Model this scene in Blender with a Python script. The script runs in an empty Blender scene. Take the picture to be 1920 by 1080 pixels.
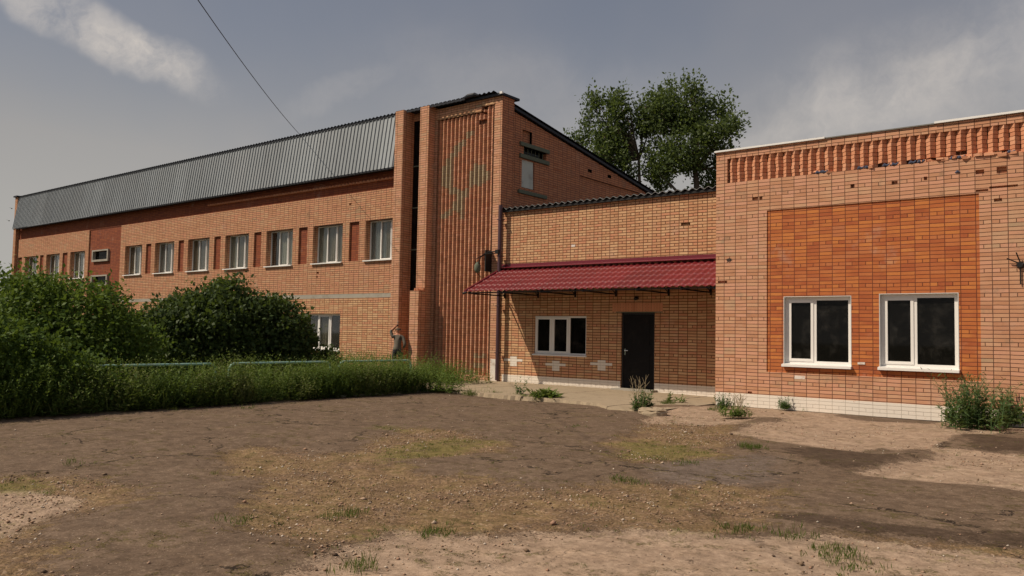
import bpy, math, random
import numpy as np
from mathutils import Vector, Matrix
random.seed(7)
S = bpy.context.scene
COL = S.collection
# ------------------------------------------------------------------ camera
HC, PITCH, YAW, ROLL, FPX = 1.48, 0.0566, 0.6724, 0.0195, 1524.8
fw = Vector((-math.sin(YAW)*math.cos(PITCH), math.cos(YAW)*math.cos(PITCH), math.sin(PITCH)))
rt = Vector((math.cos(YAW), math.sin(YAW), 0)); up = rt.cross(fw)
rt2 = math.cos(ROLL)*rt + math.sin(ROLL)*up; up2 = -math.sin(ROLL)*rt + math.cos(ROLL)*up
cd = bpy.data.cameras.new('camera'); cam = bpy.data.objects.new('camera', cd); COL.objects.link(cam)
m = Matrix((rt2, up2, -fw)).transposed().to_4x4(); m.translation = Vector((0, 0, HC)); cam.matrix_world = m
cd.sensor_width = 36; cd.lens = FPX/1920*36; cd.clip_end = 5000; cd.clip_start = .05
S.camera = cam
def ray(px, py): return fw + rt2*((px-960)/FPX) + up2*((540-py)/FPX)
def gp(px, py, z=0.0):
    r = ray(px, py); t = (z-HC)/r.z; return (r.x*t, r.y*t)
# ------------------------------------------------------------------ sun, sky, exposure
SUN = Vector((-.876, -1, 1.5)).normalized()
ld = bpy.data.lights.new('sun', 'SUN'); ld.energy = 4.1; ld.angle = math.radians(.6); ld.color = (1, .86, .68)
lo = bpy.data.objects.new('sun', ld); COL.objects.link(lo); lo.rotation_euler = (-SUN).to_track_quat('-Z', 'Y').to_euler()
W = bpy.data.worlds.new('World'); S.world = W; W.use_nodes = True
S.view_settings.view_transform = 'Standard'; S.view_settings.look = 'None'
S.view_settings.gamma = 1; S.view_settings.exposure = 0.0; S.view_settings.use_curve_mapping = False

class NT:
    def __init__(s, tree): s.t = tree; s.n = tree.nodes; s.l = tree.links
    def new(s, typ, **kw):
        n = s.n.new(typ)
        for k, v in kw.items(): setattr(n, k, v)
        return n
    def put(s, sock, v):
        if v is None: return
        if isinstance(v, bpy.types.NodeSocket): s.l.new(v, sock)
        else: sock.default_value = v
    def m(s, op, a, b=None, c=None, clamp=False):
        n = s.new('ShaderNodeMath', operation=op, use_clamp=clamp)
        for i, v in enumerate((a, b, c)): s.put(n.inputs[i], v)
        return n.outputs[0]
    def vm(s, op, a, b=None):
        n = s.new('ShaderNodeVectorMath', operation=op); s.put(n.inputs[0], a); s.put(n.inputs[1], b)
        return n.outputs['Value'] if op in ('DOT_PRODUCT', 'LENGTH') else n.outputs[0]
    def mix(s, f, a, b, mode='MIX'):
        n = s.new('ShaderNodeMix', data_type='RGBA', blend_type=mode)
        s.put(n.inputs[0], f); s.put(n.inputs[6], a); s.put(n.inputs[7], b); return n.outputs[2]
    def noise(s, vec, scale, detail=3, rough=.5, dist=0, out='Fac'):
        n = s.new('ShaderNodeTexNoise'); s.put(n.inputs['Vector'], vec); n.inputs['Scale'].default_value = scale
        n.inputs['Detail'].default_value = detail; n.inputs['Roughness'].default_value = rough; n.inputs['Distortion'].default_value = dist
        return n.outputs[out]
    def ramp(s, f, stops, interp='LINEAR'):
        n = s.new('ShaderNodeValToRGB'); e = n.color_ramp.elements; n.color_ramp.interpolation = interp
        while len(e) < len(stops): e.new(.5)
        for i, (p, c) in enumerate(stops):
            e[i].position = p; e[i].color = (*c, 1) if len(c) == 3 else c
        s.put(n.inputs[0], f); return n.outputs[0]
    def sm(s, v, a, b):
        n = s.new('ShaderNodeMapRange', interpolation_type='SMOOTHSTEP'); s.put(n.inputs[0], v)
        n.inputs[1].default_value = a; n.inputs[2].default_value = b; return n.outputs[0]
def c4(c): return (*c, 1)

w = NT(W.node_tree); w.n.clear()
sky = w.new('ShaderNodeTexSky', sky_type='NISHITA', sun_disc=False)
sky.sun_elevation = math.asin(SUN.z); sky.sun_rotation = math.atan2(SUN.x, SUN.y) % (2*math.pi)
sky.air_density = 1.0; sky.dust_density = 2.0; sky.ozone_density = 1.0
b1 = w.new('ShaderNodeBackground'); w.l.new(sky.outputs[0], b1.inputs[0]); b1.inputs[1].default_value = .066
tc = w.new('ShaderNodeTexCoord').outputs['Generated']
sep = w.new('ShaderNodeSeparateXYZ'); w.l.new(tc, sep.inputs[0])
el = sep.outputs[2]
warp = w.noise(tc, 5, 5, .6, 0, 'Color')
wv = w.vm('ADD', tc, w.vm('MULTIPLY', w.vm('SUBTRACT', warp, (.5, .5, .5)), (.10, .10, .10)))
def streak(cpx, cpy, ex, ey, la, lb, gain, scale):
    c = ray(cpx, cpy).normalized(); a = (ray(ex, ey).normalized()-c); a = (a-c*a.dot(c)).normalized(); b = c.cross(a)
    da = w.m('DIVIDE', w.m('SUBTRACT', w.vm('DOT_PRODUCT', wv, tuple(a)), 0), la)
    db = w.m('DIVIDE', w.vm('DOT_PRODUCT', wv, tuple(b)), lb)
    r = w.m('ADD', w.m('MULTIPLY', da, da), w.m('MULTIPLY', db, db))
    f = w.sm(r, 1.0, 0.0)
    front = w.m('GREATER_THAN', w.vm('DOT_PRODUCT', tc, tuple(c)), 0)
    n = w.sm(w.noise(wv, scale, 8, .68), .30, .72)
    return w.m('MULTIPLY', w.m('MULTIPLY', w.m('MULTIPLY', f, front), n), gain)
s1 = streak(150, 45, 290, 115, .165, .034, .62, 12)
s1b = streak(250, 95, 310, 120, .07, .03, .4, 16)
s2 = streak(1700, 170, 1900, 90, .34, .10, .42, 5)
s2b = streak(1640, 190, 1500, 250, .20, .045, .40, 7)
s3 = streak(640, 165, 700, 140, .10, .02, .14, 10)
s4 = streak(1050, 200, 1250, 260, .3, .09, .16, 4)
cl = w.m('ADD', w.m('ADD', s1, s1b), w.m('ADD', w.m('ADD', s2, s2b), w.m('ADD', s3, s4)), clamp=True)
veiln = w.noise(tc, 2.2, 4, .55)
lowness = w.sm(el, .42, .02)
vf = w.m('ADD', w.m('MULTIPLY', lowness, .62), w.m('MULTIPLY', w.sm(veiln, .35, .7), .25), clamp=True)
veil = w.mix(lowness, c4((.262, .260, .284)), c4((.43, .415, .385)))
b2 = w.new('ShaderNodeBackground'); w.l.new(veil, b2.inputs[0]); b2.inputs[1].default_value = 1
mx = w.new('ShaderNodeMixShader'); w.put(mx.inputs[0], w.m('ADD', vf, .48, clamp=True)); w.l.new(b1.outputs[0], mx.inputs[1]); w.l.new(b2.outputs[0], mx.inputs[2])
b3 = w.new('ShaderNodeBackground'); b3.inputs[0].default_value = (.66, .60, .54, 1); b3.inputs[1].default_value = 1
mx2 = w.new('ShaderNodeMixShader'); w.put(mx2.inputs[0], cl); w.l.new(mx.outputs[0], mx2.inputs[1]); w.l.new(b3.outputs[0], mx2.inputs[2])
wo = w.new('ShaderNodeOutputWorld'); w.l.new(mx2.outputs[0], wo.inputs[0])

# ------------------------------------------------------------------ materials
def mat(name):
    M = bpy.data.materials.new(name); M.use_nodes = True; M.node_tree.nodes.clear(); t = NT(M.node_tree)
    o = t.new('ShaderNodeOutputMaterial'); p = t.new('ShaderNodeBsdfPrincipled'); t.l.new(p.outputs[0], o.inputs[0])
    p.inputs['Specular IOR Level'].default_value = .3
    return M, t, p, o
def plain(name, col, rough=.6, metal=0, var=.12, scale=6, bump=0, spec=.3, dirt=None, sheets=0):
    M, t, p, o = mat(name)
    pos = t.new('ShaderNodeNewGeometry').outputs['Position']
    n = t.noise(pos, scale, 5, .6)
    c = t.mix(n, c4([x*(1-var) for x in col]), c4([min(1, x*(1+var)) for x in col]))
    if sheets:   # separate sheets 1.1 m wide weather a little differently, streaked downwards
        sx_ = t.new('ShaderNodeSeparateXYZ'); t.l.new(pos, sx_.inputs[0]); fl = t.m('DIVIDE', t.m('ADD', sx_.outputs[0], 90.3), 1.122)
        wn_ = t.new('ShaderNodeTexWhiteNoise', noise_dimensions='1D'); t.l.new(t.m('FLOOR', fl), wn_.inputs['W'])
        c = t.mix(1.0, c, t.mix(wn_.outputs[0], c4([1-sheets]*3), c4([1+sheets]*3)), 'MULTIPLY')
        cx_ = t.new('ShaderNodeCombineXYZ'); t.put(cx_.inputs[0], t.m('MULTIPLY', sx_.outputs[0], 5)); t.put(cx_.inputs[1], t.m('MULTIPLY', sx_.outputs[2], .6))
        c = t.mix(t.m('MULTIPLY', t.sm(t.noise(cx_.outputs[0], 1.5, 5, .7), .5, .75), .35), c, t.mix(.6, c, (.12, .10, .09, 1)))
        lap = t.m('LESS_THAN', t.m('FRACT', fl), .016); c = t.mix(t.m('MULTIPLY', lap, .5), c, (.03, .03, .03, 1))
    if dirt:
        d = t.sm(t.noise(pos, scale*.35, 6, .7), .5, .68); c = t.mix(t.m('MULTIPLY', d, dirt[1]), c, c4(dirt[0]))
    t.l.new(c, p.inputs['Base Color']); p.inputs['Roughness'].default_value = rough; p.inputs['Metallic'].default_value = metal
    p.inputs['Specular IOR Level'].default_value = spec
    if bump:
        b = t.new('ShaderNodeBump'); b.inputs['Strength'].default_value = .5; b.inputs['Distance'].default_value = bump
        t.l.new(t.noise(pos, scale*5, 4, .6), b.inputs['Height']); t.l.new(b.outputs[0], p.inputs['Normal'])
    return M
def brick(name, cols, mortar, hp=6, ph=0, seed=0, jw=.0065, vj=1.0, stain=((.2, .17, .12), .5), off=0.0, half=0.0, white=None):
    """stack bond of stretchers with a header course every hp rows, as on this building"""
    M, t, p, o = mat(name)
    g = t.new('ShaderNodeNewGeometry'); pos = g.outputs['Position']
    sp = t.new('ShaderNodeSeparateXYZ'); t.l.new(pos, sp.inputs[0])
    sn = t.new('ShaderNodeSeparateXYZ'); t.l.new(g.outputs['True Normal'], sn.inputs[0])
    isx = t.m('GREATER_THAN', t.m('ABSOLUTE', sn.outputs[0]), .75)
    u = t.m('ADD', t.m('MULTIPLY', sp.outputs[1], isx), t.m('MULTIPLY', sp.outputs[0], t.m('SUBTRACT', 1, isx)))
    wob = t.noise(pos, 1.3, 2, .5); wob2 = t.noise(pos, 9, 2, .5)
    u = t.m('ADD', t.m('ADD', u, 100.13+off), t.m('MULTIPLY', t.m('SUBTRACT', wob2, .5), .012))
    v = t.m('ADD', sp.outputs[2], t.m('ADD', t.m('MULTIPLY', t.m('SUBTRACT', wob, .5), .03), t.m('MULTIPLY', t.m('SUBTRACT', wob2, .5), .006)))
    rv = t.m('DIVIDE', t.m('ADD', v, 3.0), .075); row = t.m('FLOOR', rv); fv = t.m('FRACT', rv)
    hd = t.m('LESS_THAN', t.m('MODULO', t.m('ADD', row, float(ph)), float(hp)), .5)
    wd = t.m('SUBTRACT', .26, t.m('MULTIPLY', hd, .13))
    if half:   # header courses shifted by a quarter brick
        u = t.m('ADD', u, t.m('MULTIPLY', hd, half))
    ru = t.m('DIVIDE', u, wd); cn = t.m('FLOOR', ru); fu = t.m('FRACT', ru)
    dv = t.m('MULTIPLY', t.m('MINIMUM', fv, t.m('SUBTRACT', 1, fv)), .075)
    du = t.m('MULTIPLY', t.m('MINIMUM', fu, t.m('SUBTRACT', 1, fu)), t.m('DIVIDE', wd, vj))
    ms = t.m('MINIMUM', du, dv); mk = t.sm(ms, jw*.55, jw*1.15)
    cv = t.new('ShaderNodeCombineXYZ'); t.put(cv.inputs[0], row); t.put(cv.inputs[1], cn); t.put(cv.inputs[2], t.m('ADD', t.m('MULTIPLY', hd, 7.0), float(seed)))
    wn = t.new('ShaderNodeTexWhiteNoise', noise_dimensions='3D'); t.l.new(cv.outputs[0], wn.inputs[0])
    big = t.noise(pos, .7, 3, .6)
    f = t.m('ADD', t.m('MULTIPLY', wn.outputs[0], .72), t.m('MULTIPLY', t.m('SUBTRACT', big, .5), .9), clamp=False)
    f = t.m('ADD', f, .13, clamp=True)
    k = len(cols); bc = t.ramp(f, [(i/(k-1), c) for i, c in enumerate(cols)])
    fine = t.noise(pos, 60, 3, .7); bc = t.mix(.30, bc, t.mix(fine, (.25, .25, .25, 1), (.75, .75, .75, 1)), 'OVERLAY')
    st = t.sm(t.noise(pos, 2.3, 6, .7), .56, .74); bc = t.mix(t.m('MULTIPLY', st, stain[1]), bc, c4(stain[0]))
    vs = t.new('ShaderNodeCombineXYZ'); t.put(vs.inputs[0], t.m('MULTIPLY', u, 2.6)); t.put(vs.inputs[1], t.m('MULTIPLY', v, .35))
    stv = t.sm(t.noise(vs.outputs[0], 1.6, 6, .65), .55, .78); bc = t.mix(t.m('MULTIPLY', stv, .38), bc, t.mix(.5, bc, (.10, .06, .04, 1)))
    eff = t.sm(t.noise(t.vm('ADD', pos, (7.3, 2.1, 4.4)), 1.1, 7, .7), .56, .72); bc = t.mix(t.m('MULTIPLY', eff, .30), bc, (.55, .42, .33, 1))
    mc = t.mix(t.noise(pos, 3, 3, .6), c4([x*.7 for x in mortar]), c4([x*1.5 for x in mortar]))
    c = t.mix(mk, mc, bc)
    if white:
        wn2 = t.sm(t.noise(pos, 14, 5, .7), *white); c = t.mix(wn2, c, t.mix(mk, (.50, .44, .37, 1), t.mix(fine, (.72, .65, .57, 1), (.84, .77, .68, 1))))
    t.l.new(c, p.inputs['Base Color']); p.inputs['Roughness'].default_value = .85
    b = t.new('ShaderNodeBump'); b.inputs['Strength'].default_value = .8; b.inputs['Distance'].default_value = .006
    h = t.m('ADD', t.m('ADD', mk, t.m('MULTIPLY', fine, .25)), t.m('MULTIPLY', wn.outputs[0], .35))
    t.l.new(h, b.inputs['Height']); t.l.new(b.outputs[0], p.inputs['Normal'])
    return M
MT = {}
SALM = [(.46, .205, .112), (.56, .295, .172), (.62, .32, .205), (.50, .245, .135), (.60, .34, .205), (.42, .29, .18)]
BUFF = [(.47, .22, .11), (.56, .31, .165), (.64, .40, .22), (.52, .28, .145), (.58, .27, .15), (.52, .35, .20)]
ORNG = [(.30, .075, .028), (.45, .13, .04), (.56, .20, .055), (.38, .10, .035), (.50, .165, .055), (.44, .16, .07)]
DKRD = [(.19, .045, .022), (.25, .065, .028), (.29, .08, .03), (.21, .05, .025)]
MT['brick_salmon'] = brick('salmon_brick', SALM, (.11, .050, .030), 6, 1, 1, .0068)
MT['brick_wing'] = brick('wing_brick', [(.42, .19, .10), (.53, .275, .15), (.56, .26, .15), (.48, .24, .125), (.58, .325, .185), (.42, .26, .15)], (.11, .052, .033), 6, 3, 2, .009, stain=((.24, .16, .10), .45))
MT['brick_buff'] = brick('buff_brick', BUFF, (.10, .045, .022), 5, 2, 3, .0095, stain=((.35, .12, .05), .45))
MT['brick_rough'] = brick('rough_buff_brick', BUFF, (.12, .052, .025), 2, 1, 4, .0105, half=.0, stain=((.40, .12, .05), .5))
MT['brick_orange'] = brick('orange_brick', ORNG, (.13, .036, .019), 6, 4, 5, .0066, stain=((.38, .11, .045), .3))
MT['brick_red'] = brick('dark_red_brick', DKRD, (.075, .025, .015), 6, 2, 6, .0065, stain=((.15, .055, .03), .5))
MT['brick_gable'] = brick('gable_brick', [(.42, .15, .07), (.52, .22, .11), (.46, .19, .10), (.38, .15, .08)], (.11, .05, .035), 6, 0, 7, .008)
MT['brick_white'] = brick('whitewashed_brick', SALM, (.2, .1, .06), 6, 1, 8, .004, white=(.27, .37))
MT['white_paint'] = plain('white_limewash', (.72, .66, .60), .8, var=.1, scale=20, bump=.004, dirt=((.5, .3, .2), .5))
def loose_brick(name, cols, pale=None):
    M, t, p, o = mat(name); a = t.new('ShaderNodeAttribute', attribute_name='rnd'); k = len(cols)
    c = t.ramp(a.outputs['Fac'], [(i/(k-1), x) for i, x in enumerate(cols)])
    pos = t.new('ShaderNodeNewGeometry').outputs['Position']; fine = t.noise(pos, 60, 3, .7)
    c = t.mix(.3, c, t.mix(fine, (.25, .25, .25, 1), (.75, .75, .75, 1)), 'OVERLAY')
    t.l.new(c, p.inputs['Base Color']); p.inputs['Roughness'].default_value = .85; return M
MT['lb_tower'] = loose_brick('tower_rotated_brick', [(.42, .18, .10), (.54, .25, .15), (.50, .25, .14), (.40, .19, .11), (.58, .30, .19)])
MT['lb_pale'] = loose_brick('pale_greenish_brick', [(.36, .26, .16), (.41, .32, .21), (.37, .27, .17)])
MT['lb_right'] = loose_brick('frieze_brick', [(.52, .22, .12), (.62, .29, .165), (.58, .26, .14), (.64, .33, .20)])
MT['mortar'] = plain('mortar', (.13, .06, .035), .9, scale=10)
MT['concrete'] = plain('concrete', (.36, .33, .28), .9, var=.18, scale=4, bump=.004, dirt=((.2, .17, .13), .5))
MT['lintel'] = plain('lintel_concrete', (.13, .145, .105), .9, var=.2, scale=5, bump=.004)
MT['pvc'] = plain('white_pvc', (.80, .78, .75), .35, var=.02, spec=.5)
MT['reveal'] = plain('painted_plaster', (.62, .62, .60), .8, var=.08, scale=12)
MT['zinc'] = plain('galvanised_sheet', (.265, .292, .315), .55, .15, var=.12, scale=.9, sheets=.12, spec=.5, dirt=((.25, .26, .27), .35))
MT['roof'] = plain('dark_roof_sheet', (.022, .025, .034), .6, 0, var=.3, scale=3, spec=.25)
MT['roof2'] = plain('weathered_roof_sheet', (.065, .062, .06), .5, .1, var=.3, scale=3, spec=.5)
MT['cap'] = plain('white_metal_cap', (.82, .82, .80), .3, .0, var=.04, spec=.6)
MT['cap2'] = plain('dull_cap', (.16, .15, .13), .6, var=.2)
MT['red_tin'] = plain('crimson_metal_tile', (.17, .015, .019), .48, 0, var=.18, scale=1.6, sheets=.10, spec=.55, dirt=((.11, .015, .018), .5))
MT['red_flash'] = plain('crimson_flashing', (.15, .016, .028), .3, 0, var=.08, spec=.5)
MT['black_metal'] = plain('black_painted_steel', (.014, .013, .013), .5, var=.2)
MT['door'] = plain('dark_door_paint', (.010, .009, .010), .55, var=.4, scale=9, spec=.12, dirt=((.03, .024, .019), .4))
MT['door_edge'] = plain('door_frame_paint', (.022, .02, .02), .5)
MT['chrome'] = plain('chrome', (.6, .6, .6), .25, 1, var=.02)
MT['pipe'] = plain('brown_downpipe', (.075, .035, .045), .45, var=.15, spec=.5)
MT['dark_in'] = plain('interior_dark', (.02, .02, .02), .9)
MT['rail'] = plain('mint_pipe_paint', (.30, .50, .43), .45, var=.12, scale=9, spec=.5, dirt=((.4, .42, .36), .5))
MT['cable'] = plain('cable_rubber', (.02, .02, .022), .6)
MT['skin'] = plain('skin', (.50, .22, .13), .6, var=.06)
MT['shirt'] = plain('grey_shirt', (.15, .13, .105), .9, var=.18, scale=12)
MT['pants'] = plain('dark_trousers', (.035, .033, .04), .9)
MT['hairm'] = plain('short_hair', (.10, .07, .05), .9)
MT['paper'] = plain('pale_object', (.65, .6, .55), .7)
MT['bark'] = plain('bark', (.10, .075, .055), .9, var=.3, scale=12, bump=.01)
MT['twig'] = plain('dry_stalk', (.30, .24, .15), .9)
MT['blue'] = plain('blue_insulation', (.08, .10, .16), .8, var=.3, scale=20)
MT['sheet'] = plain('grey_sheet_panel', (.50, .52, .47), .6, 0, var=.2, scale=3, dirt=((.22, .22, .2), .6))
MT['curt_l'] = plain('pale_curtain', (.50, .48, .42), .9, var=.12, scale=3)
MT['curt_b'] = plain('brown_curtain', (.30, .25, .18), .9, var=.15, scale=3)
MT['curt_g'] = plain('grey_blind', (.42, .43, .43), .9, var=.1, scale=3)
MT['curt_d'] = plain('dim_curtain', (.15, .125, .09), .9, var=.15, scale=3)
def glass(name, refl, tint):
    M, t, p, o = mat(name); t.n.remove(p)
    g = t.new('ShaderNodeBsdfGlossy'); g.inputs['Roughness'].default_value = .03; g.inputs[0].default_value = (.95, .97, 1, 1)
    tr = t.new('ShaderNodeBsdfTransparent'); tr.inputs[0].default_value = c4(tint)
    f = t.new('ShaderNodeFresnel'); bf = t.new('ShaderNodeNewGeometry').outputs['Backfacing']; t.put(f.inputs[0], t.m('SUBTRACT', 1.5, t.m('MULTIPLY', bf, 1.5-1/1.5)))
    fx = t.m('MULTIPLY', f.outputs[0], refl, clamp=True)
    mxs = t.new('ShaderNodeMixShader'); t.put(mxs.inputs[0], fx); t.l.new(tr.outputs[0], mxs.inputs[1]); t.l.new(g.outputs[0], mxs.inputs[2])
    # thin uneven film of dust on the pane
    df = t.new('ShaderNodeBsdfDiffuse'); df.inputs[0].default_value = (.5, .47, .42, 1); ps_ = t.new('ShaderNodeNewGeometry').outputs['Position']
    m2_ = t.new('ShaderNodeMixShader'); t.put(m2_.inputs[0], t.m('ADD', .010, t.m('MULTIPLY', t.sm(t.noise(ps_, 2.2, 6, .7), .45, .75), .045)))
    t.l.new(mxs.outputs[0], m2_.inputs[1]); t.l.new(df.outputs[0], m2_.inputs[2]); t.l.new(m2_.outputs[0], o.inputs[0]); return M
MT['glass'] = glass('window_glass', 1.2, (.80, .82, .80))
MT['glass_dark'] = glass('dark_window_glass', .32, (.22, .23, .22))
def leafmat(name, cols, rough=.6, trans=.38):
    M, t, p, o = mat(name)
    a = t.new('ShaderNodeAttribute', attribute_name='rnd'); k = len(cols)
    c = t.ramp(a.outputs['Fac'], [(i/(k-1), x) for i, x in enumerate(cols)])
    t.l.new(c, p.inputs['Base Color']); p.inputs['Roughness'].default_value = rough; p.inputs['Specular IOR Level'].default_value = .18
    tl = t.new('ShaderNodeBsdfTranslucent'); t.l.new(t.mix(.5, c, (.16, .22, .02, 1)), tl.inputs[0])
    mxs = t.new('ShaderNodeMixShader'); mxs.inputs[0].default_value = trans
    t.l.new(p.outputs[0], mxs.inputs[1]); t.l.new(tl.outputs[0], mxs.inputs[2]); t.l.new(mxs.outputs[0], o.inputs[0]); return M
MT['leaf_bush'] = leafmat('bush_leaves', [(.040, .080, .014), (.065, .118, .020), (.090, .15, .028), (.12, .18, .045)])
MT['leaf_olive'] = leafmat('light_bush_leaves', [(.055, .10, .016), (.085, .145, .024), (.12, .185, .034), (.16, .22, .055)])
MT['leaf_lilac'] = leafmat('dark_bush_leaves', [(.034, .060, .018), (.050, .082, .024), (.068, .105, .032), (.10, .135, .05)], .55, .3)
MT['leaf_tree'] = leafmat('tree_leaves', [(.050, .078, .028), (.075, .11, .038), (.105, .145, .05), (.15, .19, .09)], .5, .4)
MT['leaf_weed'] = leafmat('weed_leaves', [(.070, .115, .026), (.11, .175, .038), (.16, .225, .052), (.25, .26, .11)])
MT['leaf_grass'] = leafmat('grass_blades', [(.06, .10, .02), (.09, .14, .025), (.14, .17, .05), (.22, .20, .09)])
MT['leaf_thistle'] = leafmat('grey_green_weed_leaves', [(.045, .09, .035), (.07, .13, .05), (.10, .16, .06), (.13, .18, .08)])

# ------------------------------------------------------------------ mesh helpers
class MB:
    def __init__(s): s.v = []; s.f = []; s.mi = []
    def quad(s, a, b, c, d, mi=0):
        n = len(s.v); s.v += [a, b, c, d]; s.f.append((n, n+1, n+2, n+3)); s.mi.append(mi)
    def box(s, x0, x1, y0, y1, z0, z1, mi=0):
        n = len(s.v)
        s.v += [(x0, y0, z0), (x1, y0, z0), (x1, y1, z0), (x0, y1, z0), (x0, y0, z1), (x1, y0, z1), (x1, y1, z1), (x0, y1, z1)]
        for q in ((0, 3, 2, 1), (4, 5, 6, 7), (0, 1, 5, 4), (1, 2, 6, 5), (2, 3, 7, 6), (3, 0, 4, 7)):
            s.f.append(tuple(n+i for i in q)); s.mi.append(mi)
    def rbox(s, cx, cy, cz, lx, ly, lz, ang=0, tilt=0, mi=0):
        n = len(s.v); R = Matrix.Rotation(ang, 3, 'Z') @ Matrix.Rotation(tilt, 3, 'X')
        for dx, dy, dz in ((-1, -1, -1), (1, -1, -1), (1, 1, -1), (-1, 1, -1), (-1, -1, 1), (1, -1, 1), (1, 1, 1), (-1, 1, 1)):
            q = R @ Vector((dx*lx/2, dy*ly/2, dz*lz/2)); s.v.append((cx+q.x, cy+q.y, cz+q.z))
        for q in ((0, 3, 2, 1), (4, 5, 6, 7), (0, 1, 5, 4), (1, 2, 6, 5), (2, 3, 7, 6), (3, 0, 4, 7)):
            s.f.append(tuple(n+i for i in q)); s.mi.append(mi)
    def tube(s, pts, r, seg=8, mi=0, cap=True):
        pts = [Vector(p) for p in pts]; rs = r if isinstance(r, (list, tuple)) else [r]*len(pts); base = len(s.v)
        for i, p in enumerate(pts):
            d = (pts[min(i+1, len(pts)-1)]-pts[max(i-1, 0)]).normalized()
            a = d.orthogonal().normalized() if i == 0 else (pa - d*pa.dot(d)).normalized()
            pa = a; b = d.cross(a)
            for k in range(seg):
                t = 2*math.pi*k/seg; q = p+(a*math.cos(t)+b*math.sin(t))*rs[i]; s.v.append(tuple(q))
        for i in range(len(pts)-1):
            for k in range(seg):
                k2 = (k+1) % seg; s.f.append((base+i*seg+k, base+i*seg+k2, base+(i+1)*seg+k2, base+(i+1)*seg+k)); s.mi.append(mi)
        if cap:
            s.f.append(tuple(base+k for k in reversed(range(seg)))); s.mi.append(mi)
            s.f.append(tuple(base+(len(pts)-1)*seg+k for k in range(seg))); s.mi.append(mi)
    def build(s, name, mats, parent=None, smooth=False, rnd=None):
        me = bpy.data.meshes.new(name); me.from_pydata(s.v, [], s.f)
        for mm in (mats if isinstance(mats, (list, tuple)) else [mats]): me.materials.append(MT[mm] if isinstance(mm, str) else mm)
        me.polygons.foreach_set('material_index', s.mi)
        if smooth: me.polygons.foreach_set('use_smooth', [True]*len(s.f))
        if rnd is not None:
            a = me.attributes.new('rnd', 'FLOAT', 'FACE'); a.data.foreach_set('value', rnd)
        me.update(); return link(name, me, parent)
def link(name, me, parent=None):
    o = bpy.data.objects.new(name, me); COL.objects.link(o)
    if parent: o.parent = parent; o.matrix_parent_inverse = parent.matrix_world.inverted()
    return o
def tag(o, label=None, cat=None, group=None, kind=None):
    if label: o['label'] = label
    if cat: o['category'] = cat
    if group: o['group'] = group
    if kind: o['kind'] = kind
    return o
def thing(name, loc, label, cat, group=None):
    o = bpy.data.objects.new(name, None); COL.objects.link(o); o.location = loc; o.empty_display_size = .2
    o.matrix_world = Matrix.Translation(loc); return tag(o, label, cat, group)
def box(name, mt, parent, *a):
    b = MB(); b.box(*a); return b.build(name, mt, parent)
def wall(name, mt, parent, a0, a1, z0, z1, Y, th, holes=(), axis='y', cav=()):
    """flat wall with rectangular openings; holes pass through, cav are brick-deep cavities"""
    b = MB()
    P = (lambda a, d, z: (a, Y+d, z)) if axis == 'y' else (lambda a, d, z: (Y-d, a, z))
    A = sorted({a0, a1, *[h[0] for h in holes], *[h[1] for h in holes], *[h[0] for h in cav], *[h[1] for h in cav]})
    Z = sorted({z0, z1, *[h[2] for h in holes], *[h[3] for h in holes], *[h[2] for h in cav], *[h[3] for h in cav]})
    A = [a for a in A if a0 <= a <= a1]; Z = [z for z in Z if z0 <= z <= z1]
    inside = lambda hs, a, z: any(h[0] < a < h[1] and h[2] < z < h[3] for h in hs)
    for i in range(len(A)-1):
        for j in range(len(Z)-1):
            ca, cz = (A[i]+A[i+1])/2, (Z[j]+Z[j+1])/2
            thr = inside(holes, ca, cz); cv = inside(cav, ca, cz)
            if not thr and not cv: b.quad(P(A[i], 0, Z[j]), P(A[i+1], 0, Z[j]), P(A[i+1], 0, Z[j+1]), P(A[i], 0, Z[j+1]))
            if not thr: b.quad(P(A[i+1], th, Z[j]), P(A[i], th, Z[j]), P(A[i], th, Z[j+1]), P(A[i+1], th, Z[j+1]))
            if cv: b.quad(P(A[i], .07, Z[j]), P(A[i+1], .07, Z[j]), P(A[i+1], .07, Z[j+1]), P(A[i], .07, Z[j+1]))
    for hs, d in ((holes, th), (cav, .07)):
        for h in hs:
            x0, x1, y0, y1 = h[:4]
            b.quad(P(x0, 0, y0), P(x0, 0, y1), P(x0, d, y1), P(x0, d, y0)); b.quad(P(x1, 0, y0), P(x1, d, y0), P(x1, d, y1), P(x1, 0, y1))
            b.quad(P(x0, 0, y0), P(x0, d, y0), P(x1, d, y0), P(x1, 0, y0)); b.quad(P(x0, 0, y1), P(x1, 0, y1), P(x1, d, y1), P(x0, d, y1))
    b.quad(P(a0, 0, z0), P(a0, th, z0), P(a0, th, z1), P(a0, 0, z1)); b.quad(P(a1, 0, z0), P(a1, 0, z1), P(a1, th, z1), P(a1, th, z0))
    b.quad(P(a0, 0, z1), P(a1, 0, z1), P(a1, th, z1), P(a0, th, z1)); b.quad(P(a0, 0, z0), P(a0, th, z0), P(a1, th, z0), P(a1, 0, z0))
    return b.build(name, mt, parent)
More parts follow.
